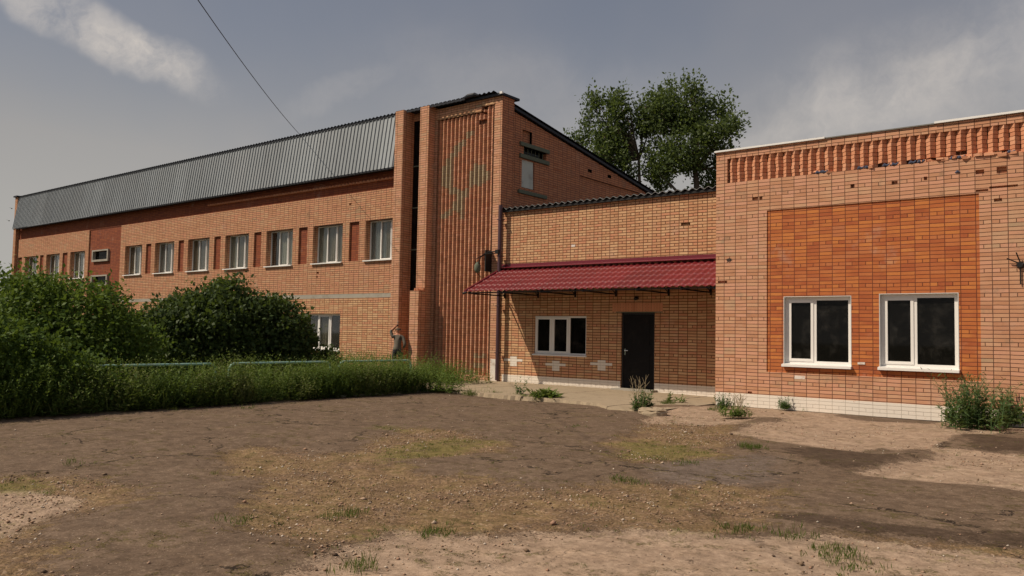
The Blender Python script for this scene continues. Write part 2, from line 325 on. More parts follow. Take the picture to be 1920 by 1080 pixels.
def window(parent, x0, x1, z0, z1, Y, lights, fr=.05, mul=.07, gl='glass', curtains=None, sill=.08, sillz=.03, sill_in=.0, bars=.05, sills_w=.03):
    """lights: list of (relative width, opens)"""
    b = MB(); b.box(x0, x1, Y, Y+.06, z0, z0+fr); b.box(x0, x1, Y, Y+.06, z1-fr, z1)
    b.box(x0, x0+fr, Y, Y+.06, z0+fr, z1-fr); b.box(x1-fr, x1, Y, Y+.06, z0+fr, z1-fr)
    tot = sum(l[0] for l in lights); inner = (x1-x0)-2*fr-mul*(len(lights)-1); x = x0+fr; cells = []
    for i, (wd, op) in enumerate(lights):
        xe = x+inner*wd/tot; cells.append((x, xe, op))
        if i < len(lights)-1: b.box(xe, xe+mul, Y, Y+.06, z0+fr, z1-fr)
        x = xe+mul
    for (xa, xb, op) in cells:
        if op:
            s_ = bars; yf = Y-.014
            b.box(xa-.01, xb+.01, yf, Y-.001, z0+fr-.01, z0+fr+s_); b.box(xa-.01, xb+.01, yf, Y-.001, z1-fr-s_, z1-fr+.01)
            b.box(xa-.01, xa+s_, yf, Y-.001, z0+fr+s_, z1-fr-s_); b.box(xb-s_, xb+.01, yf, Y-.001, z0+fr+s_, z1-fr-s_)
            b.box(xa, xb, Y, Y+.05, z0+fr, z0+fr+s_-.002); b.box(xa, xb, Y, Y+.05, z1-fr-s_+.002, z1-fr)
            b.box(xa, xa+s_-.002, Y, Y+.05, z0+fr+s_, z1-fr-s_); b.box(xb-s_+.002, xb, Y, Y+.05, z0+fr+s_, z1-fr-s_)
    wobj = b.build('window', 'pvc', parent)
    for (xa, xb, op) in cells:
        s_ = bars if op else 0
        box('pane', gl, wobj, xa+s_-.004, xb-s_+.004, Y+.022, Y+.030, z0+fr+s_-.004, z1-fr-s_+.004)
    if sill:
        b = MB(); xx0, xx1 = x0-sills_w, x1+sills_w
        n = len(b.v); yo = Y-sill
        b.v += [(xx0, yo, z0-sillz), (xx1, yo, z0-sillz), (xx1, Y+.01, z0-sillz), (xx0, Y+.01, z0-sillz), (xx0, yo, z0-.008), (xx1, yo, z0-.008), (xx1, Y-.001, z0+.02), (xx0, Y-.001, z0+.02)]
        for q in ((0, 3, 2, 1), (4, 5, 6, 7), (0, 1, 5, 4), (1, 2, 6, 5), (2, 3, 7, 6), (3, 0, 4, 7)): b.f.append(tuple(n+i for i in q)); b.mi.append(0)
        b.build('sill', 'pvc', wobj)
    if curtains:
        for (f0, f1, mt) in curtains:
            b = MB(); N = 40; xa, xb = x0+(x1-x0)*f0, x0+(x1-x0)*f1; yy = Y+.085
            for i in range(N):
                u0, u1 = xa+(xb-xa)*i/N, xa+(xb-xa)*(i+1)/N
                d0, d1 = .02*math.sin(i*1.3+f0*9), .02*math.sin((i+1)*1.3+f0*9)
                b.quad((u0, yy+d0, z0-.05), (u1, yy+d1, z0-.05), (u1, yy+d1, z1+.1), (u0, yy+d0, z1+.1))
            b.build('curtain', mt, wobj, smooth=True)
    return wobj
def ribbed(b, x0, x1, lo, hi, pitch, dep, prof, nrm, mi=0, th=0):
    """sheet with trapezoid or round ribs running from edge lo=(y,z) to hi=(y,z)"""
    x = x0; ny, nz = nrm; prev = None
    while x < x1+1e-6:
        for (fx, fd) in prof:
            xx = min(x+fx*pitch, x1); a = (xx, lo[0]+ny*fd*dep, lo[1]+nz*fd*dep); c = (xx, hi[0]+ny*fd*dep, hi[1]+nz*fd*dep)
            if prev: b.quad(prev[0], a, c, prev[1], mi)
            prev = (a, c)
        x += pitch
TRAP = [(0, 0), (.12, 0), (.16, 1), (.30, 1), (.34, 0), (.999, 0)]
WAVE = [(k/8, .5-.5*math.cos(2*math.pi*k/8)) for k in range(8)]

# ------------------------------------------------------------------ two-storey wing with tower
wing = thing('two_storey_building', (-35, 19, 0), 'long two-storey orange brick building with grey metal mansard and ribbed corner tower', 'building')
YL = 18.85
WX = [(-38.80, -37.16), (-35.98, -34.30), (-33.15, -31.45), (-30.26, -28.58), (-27.39, -25.70), (-24.47, -22.80), (-21.58, -19.93)]
FX = [(-50.52, -48.85), (-47.68, -46.00), (-44.72, -43.02)]
ZS, ZH = 3.94, 5.32
def panels(ws):   # dark recessed brick panels between windows
    return [(a[1]+.36, b[0]-.34, ZS, ZH) for a, b in zip(ws[:-1], ws[1:])]
PN = panels(WX); PF = panels(FX)+[(-51.5, -50.95, ZS, ZH)]
hol = [(a, b, ZS, ZH) for a, b in WX]
wall('wall', 'brick_wing', wing, -39.27, -19.9, 2.79, 6.36, YL, .45, hol+PN, cav=[(-24.2, -24.07, 3.55, 3.625), (-24.2, -24.13, 3.40, 3.475), (-22.5, -22.37, 5.95, 6.02)])
tag(wall('wall', 'brick_wing', wing, -51.63, -42.64, 2.79, 6.36, YL, .45, [(a, b, ZS, ZH) for a, b in FX]+PF), 'left end stretch of upper brick wall')
for (a, b_, z0, z1) in PN+PF: tag(box('recessed_panel', 'brick_red', wing, a-.01, b_+.01, YL+.07, YL+.3, z0-.01, z1+.01))
tag(wall('wall', 'brick_red', wing, -42.63, -39.28, 0, 6.36, YL+.06, .45, [(-42.10, -40.55, 4.80, 5.22), (-42.0, -40.5, 3.55, 3.95)]), 'dark red recessed brick bay')
tag(wall('wall', 'brick_red', wing, -51.63, -19.9, 6.36, 7.05, YL+.04, .45), 'dark red brick band under the eaves')
wall('lower_wall', 'brick_buff', wing, -39.27, -19.9, 0, 2.64, YL, .45, [(-24.86, -22.79, .80, 2.08)])
wall('lower_wall', 'brick_buff', wing, -51.63, -42.64, 0, 2.64, YL, .45)
box('floor_band', 'concrete', wing, -39.27, -19.9, YL+.006, YL+.4, 2.64, 2.79)
box('floor_band', 'concrete', wing, -51.63, -42.64, YL+.006, YL+.4, 2.64, 2.79)
# end pier
box('end_pier', 'brick_wing', wing, -51.96, -51.64, 18.70, 19.3, 0, 8.85)
box('pier_cap', 'roof', wing, -52.04, -51.56, 18.62, 19.38, 8.85, 8.93)
# dentils under eave
b = MB()
for i in range(62):
    x = -31.6+i*.187; b.rbox(x, YL+.0, 6.70, .12, .12, .065, math.radians(-32))
b.build('dentil_course', 'lb_right', wing, rnd=[random.random() for _ in b.f])
# windows
curt = [[(0, 1, 'curt_b')], [(0, .34, 'curt_g'), (.36, 1, 'curt_b')], [(0, .55, 'curt_b'), (.6, 1, 'curt_l')], [(0, .4, 'curt_l'), (.4, 1, 'curt_b')], [(.30, 1, 'curt_l')], [(0, .30, 'curt_l'), (.34, 1, 'curt_b')], [(0, .45, 'curt_g'), (.47, 1, 'curt_b')]]
for (a, b_), c in zip(WX, curt): window(wing, a, b_, ZS, ZH, YL+.22, [(1, 0), (1, 1), (1, 0)], fr=.036, mul=.040, curtains=c, sill=.30, sillz=.045, bars=.022)
for (a, b_), c in zip(FX, [curt[5], curt[2], curt[3]]): window(wing, a, b_, ZS, ZH, YL+.22, [(1, 0), (1, 1), (1, 0)], fr=.036, mul=.040, curtains=c, sill=.30, sillz=.045, bars=.022)
window(wing, -24.86, -22.79, .80, 2.08, YL+.14, [(1, 0), (1, 1), (1, 0)], fr=.06, mul=.08, curtains=[(0, .62, 'curt_d')], sill=.22, sillz=.05, bars=.04)
for z0, z1 in ((4.80, 5.22), (3.55, 3.95)):
    b = MB(); b.box(-42.18, -40.47, YL-.04, YL+.2, z0-.10, z0-.002); b.box(-42.18, -40.47, YL-.04, YL+.2, z1+.002, z1+.07)
    b.box(-42.18, -42.08, YL-.04, YL+.2, z0-.002, z1+.002); b.box(-40.57, -40.47, YL-.04, YL+.2, z0-.002, z1+.002)
    f = b.build('stair_window', 'concrete', wing); box('pane', 'glass_dark', f, -42.09, -40.56, YL+.12, YL+.13, z0, z1)
# inner core that keeps rooms dark, plus the rest of the shell
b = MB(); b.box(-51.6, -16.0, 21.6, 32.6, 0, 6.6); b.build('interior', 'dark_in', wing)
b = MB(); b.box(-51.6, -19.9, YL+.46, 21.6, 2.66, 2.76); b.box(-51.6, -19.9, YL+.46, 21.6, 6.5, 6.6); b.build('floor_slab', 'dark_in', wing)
b = MB(); b.box(-51.95, -51.65, 19.3, 33, 0, 6.9); b.box(-51.85, -16.1, 32.65, 33, 0, 6.4); b.build('rear_wall', 'brick_wing', wing)
# mansard
b = MB(); ribbed(b, -51.62, -19.92, (18.52, 6.98), (18.80, 8.84), .187, .032, TRAP, (-.99, .15)); b.build('mansard', 'zinc', wing)
b = MB(); b.box(-51.62, -19.92, 18.53, 18.60, 6.93, 6.975); b.box(-51.62, -19.92, 18.6, 18.84, 6.965, 6.98); b.build('eave_trim', 'roof', wing)
b = MB(); ribbed(b, -51.6, -15.7, (18.73, 8.86), (33.2, 6.62), .187, .045, WAVE, (0, 1)); b.build('roof', 'roof', wing)
b = MB(); b.box(-51.6, -19.95, 18.76, 18.82, 8.80, 8.862); b.build('ridge_trim', 'roof', wing)
# gable side wall
XG = -15.7
b = MB()
def gz(y): return 8.44-(y-19.7)*(8.44-7.17)/(27.8-19.7)
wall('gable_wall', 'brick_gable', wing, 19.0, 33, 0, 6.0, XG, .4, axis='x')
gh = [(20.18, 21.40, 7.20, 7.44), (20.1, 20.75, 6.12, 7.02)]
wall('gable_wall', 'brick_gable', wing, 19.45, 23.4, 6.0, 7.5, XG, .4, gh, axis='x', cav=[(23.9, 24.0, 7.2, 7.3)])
for (y0, y1, zb) in ((19.45, 20.1, 7.5), (20.1, 20.6, 7.98), (20.6, 25.9, 7.5)):
    n = len(b.v); b.v += [(XG, y0, zb), (XG, y1, zb), (XG, y1, gz(y1)), (XG, y0, gz(y0))]; b.f.append((n, n+1, n+2, n+3)); b.mi.append(0)
n = len(b.v); b.v += [(XG, 25.9, 7.5), (XG, 33, 6.3), (XG, 33, 7.14), (XG, 25.9, 7.14)]
b.v.pop(); b.v.pop(); b.v.pop(); b.v.pop()
# upper wedge between z 7.14 and the roof, with two putlog holes
hs = [(23.90, 24.14, 7.25, 7.37), (25.22, 25.46, 7.27, 7.39)]
b.quad((XG, 23.4, 7.05), (XG, 23.9, 7.05), (XG, 23.9, 7.5), (XG, 23.4, 7.5)); b.quad((XG, 23.9, 7.05), (XG, 24.14, 7.05), (XG, 24.14, 7.25), (XG, 23.9, 7.25))
b.quad((XG, 23.9, 7.37), (XG, 24.14, 7.37), (XG, 24.14, 7.5), (XG, 23.9, 7.5)); b.quad((XG, 24.14, 7.05), (XG, 25.22, 7.05), (XG, 25.22, 7.5), (XG, 24.14, 7.5))
b.quad((XG, 25.22, 7.05), (XG, 25.46, 7.05), (XG, 25.46, 7.27), (XG, 25.22, 7.27)); b.quad((XG, 25.22, 7.39), (XG, 25.46, 7.39), (XG, 25.46, 7.5), (XG, 25.22, 7.5))
b.quad((XG, 25.46, 7.05), (XG, 25.7, 7.05), (XG, 25.7, gz(25.7)), (XG, 25.46, 7.5)); b.quad((XG, 25.7, 7.05), (XG, 28.56, 7.05), (XG, 28.56, 7.051), (XG, 25.7, gz(25.7)))
b.build('gable_wall', 'brick_gable', wing)
b = MB(); b.quad((XG-.06, 23.4, 6.0), (XG-.06, 33, 6.0), (XG-.06, 33, 6.4), (XG-.06, 23.4, 7.05)); b.quad((XG-.06, 23.4, 7.05), (XG-.06, 33, 6.4), (XG-.06, 33, 6.41), (XG-.06, 28.5, 7.05))
b.quad((XG, 23.4, 7.05), (XG, 28.5, 7.05), (XG-.06, 28.5, 7.05), (XG-.06, 23.4, 7.05)); b.quad((XG-.06, 23.4, 6), (XG-.06, 23.4, 7.05), (XG, 23.4, 7.05), (XG, 23.4, 6))
b.build('recessed_panel', 'brick_gable', wing)
box('putlog_hole', 'dark_in', wing, XG-.25, XG-.15, 23.8, 25.6, 7.2, 7.45)
box('recessed_panel', 'brick_gable', wing, XG-.3, XG-.09, 20.1, 20.6, 7.48, 7.99)
b = MB(); b.box(XG-.2, XG+.07, 19.95, 21.5, 7.44, 7.56); b.box(XG-.2, XG+.07, 19.95, 21.5, 7.06, 7.18); f = b.build('gable_window', 'lintel', wing)
box('pane', 'glass_dark', f, XG-.18, XG-.16, 20.1, 21.45, 7.15, 7.47)
for i in range(6): box('window_bar', 'lintel', f, XG-.1, XG-.08, 20.3+i*.2, 20.32+i*.2, 7.18, 7.44)
b = MB()
for i in range(8):
    y0, y1 = 20.12+i*.075, 20.12+(i+1)*.075; d0, d1 = .012*math.sin(i*1.7), .012*math.sin((i+1)*1.7)
    b.quad((XG-.02+d0, y0, 6.14), (XG-.02+d1, y1, 6.14), (XG-.02-d1, y1, 7.02), (XG-.02-d0, y0, 7.02))
b.build('sheet_panel', 'sheet', wing, smooth=True)
box('recessed_panel', 'dark_in', wing, XG-.3, XG-.2, 20.05, 20.8, 6.1, 7.05)
b = MB(); b.box(XG-.2, XG+.07, 19.9, 21.4, 5.92, 6.03); b.build('lintel', 'lintel', wing)
b = MB()
for y0, y1 in ((19.4, 28.6),):
    n = len(b.v); z0, z1 = gz(y0)+.01, gz(y1)+.01; x0, x1 = XG-.3, XG+.09; z0 += .03; z1 += .03
    b.v += [(x0, y0, z0), (x1, y0, z0), (x1, y1, z1), (x0, y1, z1), (x0, y0, z0+.08), (x1, y0, z0+.08), (x1, y1, z1+.08), (x0, y1, z1+.08)]
    for q in ((0, 3, 2, 1), (4, 5, 6, 7), (0, 1, 5, 4), (1, 2, 6, 5), (2, 3, 7, 6), (3, 0, 4, 7)): b.f.append(tuple(n+i for i in q)); b.mi.append(0)
b.build('verge_trim', 'roof', wing)
# --- tower
YT = 18.92
TOPZ = 8.76
PX0, PX1 = -18.29, -15.88
b = MB()
b.box(-18.40, PX0, YT, 19.45, 0, TOPZ); b.box(PX1, -15.58, YT, 19.45, 0, TOPZ)
b.box(PX0, -16.40, YT, 19.45, 8.42, TOPZ); b.box(-16.40, PX1, YT, 19.45, 8.57, TOPZ); b.box(PX0, PX1, YT, 19.45, 0, .2)
b.build('tower', 'brick_salmon', wing)
tw = COL.objects['tower']
box('panel_backing', 'mortar', tw, PX0, PX1, YT+.145, 19.4, .2, 8.57)
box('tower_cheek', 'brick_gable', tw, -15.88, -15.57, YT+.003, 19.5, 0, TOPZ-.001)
MASK = {1: [(309, 349), (403, 411)], 2: [(298, 352), (398, 411)], 3: [(285, 366), (390, 403)], 4: [(273, 295), (351, 364), (377, 395)], 5: [(265, 285), (353, 400)],
        6: [(260, 273), (356, 410)], 7: [(248, 261), (350, 372)], 8: [(247, 254), (318, 352)], 9: [(307, 346)], 10: [(307, 350)], 11: [(308, 343)], 12: [(322, 339)]}
def zpix(X, Y, z):
    d = Vector((X, Y, z-HC)); k = d.dot(fw); return 540-FPX*d.dot(up2)/k
bt, bp = MB(), MB(); pitch = (PX1-PX0)/14; rt_, rp_ = [], []
rr = random.Random(3)
for k in range(14):
    cx = PX0+pitch*(k+.5)
    for r in range(int((8.57-.2)/.075)):
        z = .2+.0375+r*.075
        top = 8.42 if cx < -16.42 else 8.57
        if z > top-.03: continue
        if k in (10, 11) and 7.93 < z < 8.12 and rr.random() < .8: continue
        if k == 11 and z > 8.3 and rr.random() < .6: continue
        py = zpix(cx, YT, z); pale = any(a <= py <= c for a, c in MASK.get(k, []))
        if z < .85 and k in (10, 11, 12) and (z > .74 or abs(z-.5) < .06) and rr.random() < .8: pale = True
        if z < .35 and rr.random() < .35: pale = True
        q = bp if pale else bt
        q.rbox(cx+rr.uniform(-.002, .002), YT+.088+rr.uniform(-.003, .003), z, .118, .118, .066, math.radians(-32+rr.uniform(-1, 1)), rr.uniform(-.008, .008))
        vv = rr.random(); (rp_ if pale else rt_).extend([vv]*6)
bt.build('ribbed_brickwork', 'lb_tower', tw, rnd=rt_); tag(bp.build('emblem', 'lb_pale', tw, rnd=rp_), 'faded greenish sickle and hammer laid in pale bricks')
b = MB(); b.box(PX0-.02, -16.40, YT-.012, YT-.002, 8.385, 8.455); b.box(-16.38, PX1+.02, YT-.012, YT-.002, 8.54, 8.61); b.build('header_course', 'brick_buff', tw)
# pilasters
def pilaster(x0, x1, y0, y1, z1, mt='brick_salmon'):
    return box('pilaster', mt, wing, x0, x1, y0, y1, 0, z1)
pilaster(-19.9, -19.51, 18.55, 19.30, 8.86); pilaster(-18.80, -18.41, 18.62, 19.30, 8.84)
pier = pilaster(-18.74, -18.35, 18.30, 18.615, 2.80)
b = MB()
for i in range(9): b.rbox(-18.7+rr.uniform(0, .3), 18.4+rr.uniform(0, .2), 2.82+rr.uniform(0, .06), .12, .1, .06, rr.uniform(0, 3), rr.uniform(-.3, .3))
b.build('broken_bricks', 'lb_right', pier, rnd=[rr.random() for _ in b.f])
box('stair_glazing', 'glass_dark', wing, -19.51, -18.80, 19.05, 19.06, 2.85, 8.55)
box('glazing_backing', 'dark_in', wing, -19.5, -18.81, 19.12, 19.2, 2.7, 8.6)
box('lintel_wall', 'brick_salmon', wing, -19.51, -18.80, 19.03, 19.3, 8.55, 8.80); box('lintel_wall', 'brick_salmon', wing, -19.51, -18.80, 19.03, 19.3, 0, 2.85)
for z in (4.2, 5.6, 7.0): box('glazing_bar', 'lintel', wing, -19.5, -18.81, 19.02, 19.045, z, z+.04)
# tower coping
b = MB(); ribbed(b, -19.5, -16.9, (18.66, 8.83), (19.7, 8.80), .187, .05, WAVE, (0, 1)); ribbed(b, -19.5, -16.9, (18.66, 8.77), (18.66, 8.835), .187, .02, WAVE, (-1, .3))
b.build('coping_sheet', 'roof', tw)
b = MB(); b.tube([(-17.0, 18.75, 8.87), (-16.8, 18.72, 8.90), (-16.55, 18.72, 8.90), (-16.4, 18.76, 8.86)], [.05, .07, .07, .03], 8); b.build('bent_sheet', 'roof', tw)
b = MB(); b.box(-17.0, -15.52, 18.82, 19.7, TOPZ+.002, TOPZ+.075); b.build('coping', 'roof', tw)
b = MB(); b.box(-15.60, -15.50, 18.80, 18.86, TOPZ+.03, TOPZ+.10); b.build('coping_corner', 'cap', tw)
box('painted_base', 'white_paint', tw, -15.84, -15.585, YT-.006, YT-.001, .06, .72)
# downpipe in the corner
b = MB(); b.tube([(-15.47, 18.80, 5.35), (-15.47, 18.80, .1)], .062, 10)
for z in (.9, 2.3, 3.8, 4.9): b.box(-15.54, -15.40, 18.73, 18.92, z, z+.03)
b.build('downpipe', 'pipe', wing, smooth=False)
# old cable bracket with lamp and wires
b = MB(); b.tube([(-15.5, 18.72, 3.95), (-15.8, 18.66, 3.93), (-16.05, 18.6, 3.8), (-16.15, 18.6, 3.5)], .02, 6)
b.tube([(-15.52, 18.75, 3.9), (-15.9, 18.6, 3.88), (-16.2, 18.55, 3.72), (-16.28, 18.6, 3.42), (-16.2, 18.8, 3.2)], .012, 6)
b.box(-15.90, -15.86, 18.62, 18.9, 3.35, 4.0); b.box(-15.55, -15.43, 18.68, 18.78, 3.88, 4.0)
f = b.build('wall_bracket', 'black_metal', wing)
b = MB(); b.tube([(-16.18, 18.62, 3.66), (-16.18, 18.62, 3.55), (-16.18, 18.62, 3.40), (-16.18, 18.62, 3.32)], [.03, .10, .10, .05], 10); b.build('lamp', 'lintel', f, smooth=True)
# aerial cable
b = MB(); P0 = ray(352, -28).normalized()*17+Vector((0, 0, HC)); P1 = Vector((-25.45, 18.78, 8.93)); pts = []
for i in range(65):
    t = i/32-1; p = P0.lerp(P1, t); p.z -= .5*t*(1-t); pts.append(p)
b.tube(pts, .009, 6); tag(b.build('aerial_cable', 'cable'), 'thin black overhead cable running down from the sky to the grey mansard', 'cable')

# ------------------------------------------------------------------ entrance block
ent = thing('entrance_building', (-11.6, 19, 0), 'low buff brick entrance block with dark door and crimson canopy', 'building')
YE = 19.0
EW = (-14.27, -12.46, .92, 2.02); ED = (-11.34, -10.33, .10, 2.12)
wall('wall', 'brick_buff', ent, -15.56, -7.60, 0, 3.45, YE, .4, [EW, ED])
tag(wall('upper_wall', 'brick_rough', ent, -15.56, -7.60, 3.45, 5.2, YE, .4, cav=[(-9.6, -9.34, 4.35, 4.425)]))
box('painted_base', 'brick_white', ent, -15.45, ED[0]-.01, YE-.007, YE-.001, .0, .275); box('painted_base', 'brick_white', ent, ED[1]+.01, -7.76, YE-.007, YE-.001, 0, .275)
for cx, cz in ((-15.02, .68), (-13.48, .635), (-11.95, .69)):
    b = MB(); z0 = math.floor((cz+3)/.075)*.075-3
    b.box(cx-.12, cx+.13, YE-.005, YE-.001, z0-.14, z0-.001); b.box(cx-.36, cx+.34, YE-.005, YE-.001, z0, z0+.07); b.box(cx-.12, cx+.13, YE-.005, YE-.001, z0+.072, z0+.14)
    b.build('paint_patch', 'brick_white', ent)
b = MB(); b.box(-13.0, -12.87, YE-.01, YE-.002, 3.98, 4.04); b.build('pale_brick', 'white_paint', ent)
window(ent, *EW, YE+.05, [(1, 1), (1, 1), (1, 0)], fr=.05, mul=.07, gl='glass_dark', sill=.10, sillz=.04, bars=.045)
d = box('door', 'door', ent, ED[0]+.05, ED[1]-.05, YE+.06, YE+.11, ED[2]+.01, ED[3]-.05)
b = MB(); b.box(ED[0], ED[0]+.048, YE+.04, YE+.15, ED[2], ED[3]); b.box(ED[1]-.048, ED[1], YE+.04, YE+.15, ED[2], ED[3]); b.box(ED[0]+.048, ED[1]-.048, YE+.04, YE+.15, ED[3]-.048, ED[3])
b.build('door_frame', 'door_edge', ent)
b = MB(); b.box(ED[0]+.17, ED[0]+.83, YE+.052, YE+.059, 1.25, 1.95); b.box(ED[0]+.17, ED[0]+.83, YE+.052, YE+.059, .30, 1.0); b.build('door_panel', 'door', d)
b = MB(); b.box(ED[0]+.085, ED[0]+.115, YE+.045, YE+.059, .98, 1.15); b.tube([(ED[0]+.10, YE+.045, 1.10), (ED[0]+.10, YE+.01, 1.10), (ED[0]+.21, YE+.01, 1.10)], .011, 6); b.build('door_handle', 'chrome', d)
box('threshold', 'concrete', ent, ED[0]-.1, ED[1]+.1, YE-.35, YE+.1, .0, .10)
b = MB(); rl = []
for i in range(18):
    x = -11.62+i*.085; b.box(x, x+.075, YE-.006, YE+.1, 2.14, 2.37); rl += [rr.random()*.6]*6
b.build('soldier_course', 'lb_right', ent, rnd=rl)
box('door_lintel', 'lintel', ent, -11.5, -10.1, YE-.009, YE+.1, 2.118, 2.14)
b = MB(); b.tube([(-10.86, YE, 2.50), (-10.86, YE-.06, 2.50), (-10.86, YE-.12, 2.47)], [.05, .055, .04], 10); b.build('door_lamp', 'black_metal', ent)
# roof edge
b = MB(); ribbed(b, -15.50, -7.5, (18.86, 5.235), (27, 4.9), .213, .055, WAVE, (0, 1)); ribbed(b, -15.5, -7.5, (18.86, 5.215), (18.865, 5.235), .213, .055, WAVE, (0, 1)); b.build('roof', 'roof2', ent)
b = MB(); b.box(-15.5, -7.5, 18.90, 18.99, 5.15, 5.215); b.build('roof_batten', 'black_metal', ent)
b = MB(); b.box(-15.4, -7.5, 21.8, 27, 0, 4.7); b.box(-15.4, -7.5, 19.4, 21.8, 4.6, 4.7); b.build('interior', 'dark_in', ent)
# canopy
CX0, CX1, CYO, CZO, CZI = -15.52, -7.80, 17.30, 2.66, 3.42
b = MB(); nx = 420; ny = 44; L = 1.86
for j in range(ny+1):
    v = j/ny; s_ = v*5.3; step = (s_-math.floor(s_)); 
    for i in range(nx+1):
        x = CX0+(CX1-CX0)*i/nx; wv_ = .5+.5*math.cos(2*math.pi*(x-CX0)/.183)
        # v=0 wall, v=1 outer edge; each tile course drops a small step
        h = .022*wv_+.022*step**3*1.0+.010*math.sin(math.pi*step)*wv_
        b.v.append((x, YE-.03+(CYO-YE+.03)*v-.35*h, CZI+(CZO-CZI)*v+h))
for j in range(ny):
    for i in range(nx):
        a = j*(nx+1)+i; b.f.append((a, a+nx+1, a+nx+2, a+1)); b.mi.append(0)
can = b.build('canopy', 'red_tin', ent, smooth=False)
b = MB(); b.quad((CX0, YE-.02, CZI+.16), (CX0, YE-.02, CZI+.04), (CX1, YE-.02, CZI+.04), (CX1, YE-.02, CZI+.16))
b.box(CX0, CX1, YE-.03, YE-.006, CZI+.02, CZI+.14); b.quad((CX0, YE-.032, CZI+.08), (CX0, YE-.22, CZI-.02+.045), (CX1, YE-.22, CZI-.02+.045), (CX1, YE-.032, CZI+.08))
b.build('flashing', 'red_flash', can)
b = MB(); n = 0
b.v += [(CX0-.01, YE-.03, CZI-.02), (CX0-.01, CYO, CZO-.03), (CX0-.01, CYO, CZO+.045), (CX0-.01, YE-.03, CZI+.055), (CX0+.05, YE-.03, CZI-.02), (CX0+.05, CYO, CZO-.03), (CX0+.05, CYO, CZO+.045), (CX0+.05, YE-.03, CZI+.055)]
for q in ((0, 1, 2, 3), (4, 7, 6, 5), (3, 2, 6, 7), (0, 4, 5, 1), (1, 5, 6, 2), (0, 3, 7, 4)): b.f.append(q); b.mi.append(0)
b.build('verge_flashing', 'red_flash', can)
for x in (-15.38, -14.13, -12.83, -11.50, -9.92, -8.75, -7.9):
    b = MB(); b.box(x-.018, x+.018, CYO+.03, YE-.008, 2.60, 2.635); b.box(x-.02, x+.02, YE-.045, YE-.009, 2.55, 3.38)
    n = len(b.v)
    b.v += [(x-.018, CYO+.05, CZO-.045), (x+.018, CYO+.05, CZO-.045), (x+.018, YE-.05, CZI-.05), (x-.018, YE-.05, CZI-.05), (x-.018, CYO+.05, CZO-.01), (x+.018, CYO+.05, CZO-.01), (x+.018, YE-.05, CZI-.015), (x-.018, YE-.05, CZI-.015)]
    for q in ((0, 3, 2, 1), (4, 5, 6, 7), (0, 1, 5, 4), (1, 2, 6, 5), (2, 3, 7, 6), (3, 0, 4, 7)): b.f.append(tuple(n+i for i in q)); b.mi.append(0)
    b.tube([(x, YE-.05, 2.63), (x, 18.3, 2.98)], .014, 5)
    b.build('bracket', 'black_metal', can)
b = MB()
for yy, zz in ((CYO+.06, CZO-.015), (17.9, 2.905), (18.45, 3.15)): b.box(CX0+.02, CX1, yy-.02, yy+.02, zz-.03, zz)
b.build('purlin', 'black_metal', can)
b = MB(); b.tube([(CX0-.03, CYO-.02, CZO-.05), (CX0+.1, CYO, CZO-.02)], .03, 6); b.build('corner_fixing', 'black_metal', can)

# ------------------------------------------------------------------ right block
rb = thing('front_brick_building', (-3, 17.1, 0), 'near one-storey pink brick block with orange brick panel and saw-tooth frieze', 'building')
YR = 17.1; RX0, RX1 = -7.77, 5.0
OP = (-6.60, -2.57, .78, 4.26)
W1 = (-6.24, -4.86, .955, 2.39); W2 = (-4.33, -2.93, .965, 2.42)
cavs = [(-6.93, -6.80, 4.51, 4.58), (-6.77, -6.70, 4.51, 4.58), (-4.08, -3.97, 4.57, 4.64), (-3.5, -3.44, 4.60, 4.67), (-4.86, -4.78, 4.58, 4.66), (-2.28, -2.12, 4.60, 4.72), (-2.62, -2.48, 4.62, 4.70),
        (-2.40, -1.95, 4.33, 4.37), (-2.62, -2.42, 4.29, 4.33), (-2.33, -2.2, 4.08, 4.14), (-1.7, -1.5, 4.5, 4.56), (-1.2, -1.0, 3.9, 3.97), (-7.72, -7.50, 2.71, 2.76), (-7.02, -6.92, .29, .34)]
wall('wall', 'brick_salmon', rb, RX0, RX1, 0, 4.95, YR, .4, [OP], cav=cavs)
wall('orange_panel', 'brick_orange', rb, OP[0], OP[1], OP[2], OP[3], YR+.022, .3, [W1, W2])
for wn_ in (W1, W2):
    x0, x1, z0, z1 = wn_
    b = MB(); y0, y1 = YR+.018, YR+.20; t_ = .012
    b.box(x0, x0+t_, y0, y1, z0, z1); b.box(x1-t_, x1, y0, y1, z0, z1); b.box(x0+t_, x1-t_, y0, y1, z1-t_, z1); b.build('painted_reveal', 'reveal', rb)
    window(rb, x0+t_, x1-t_, z0+.01, z1-t_, YR+.12, [(.47, 1), (.60, 0)], fr=.075, mul=.07, gl='glass_dark', sill=.20, sillz=.055, bars=.045, sills_w=.025)
b = MB(); b.box(RX0+.01, RX1, YR-.007, YR-.001, 0, .285); b.build('painted_base', 'brick_white', rb)
b = MB(); b.box(-4.74, -4.60, YR+.01, YR+.03, 1.01, 1.055); b.build('pale_brick', 'white_paint', rb); b = MB(); b.box(-6.0, -5.78, YR-.003, YR-.001, .66, .73); b.build('pale_brick', 'white_paint', rb)
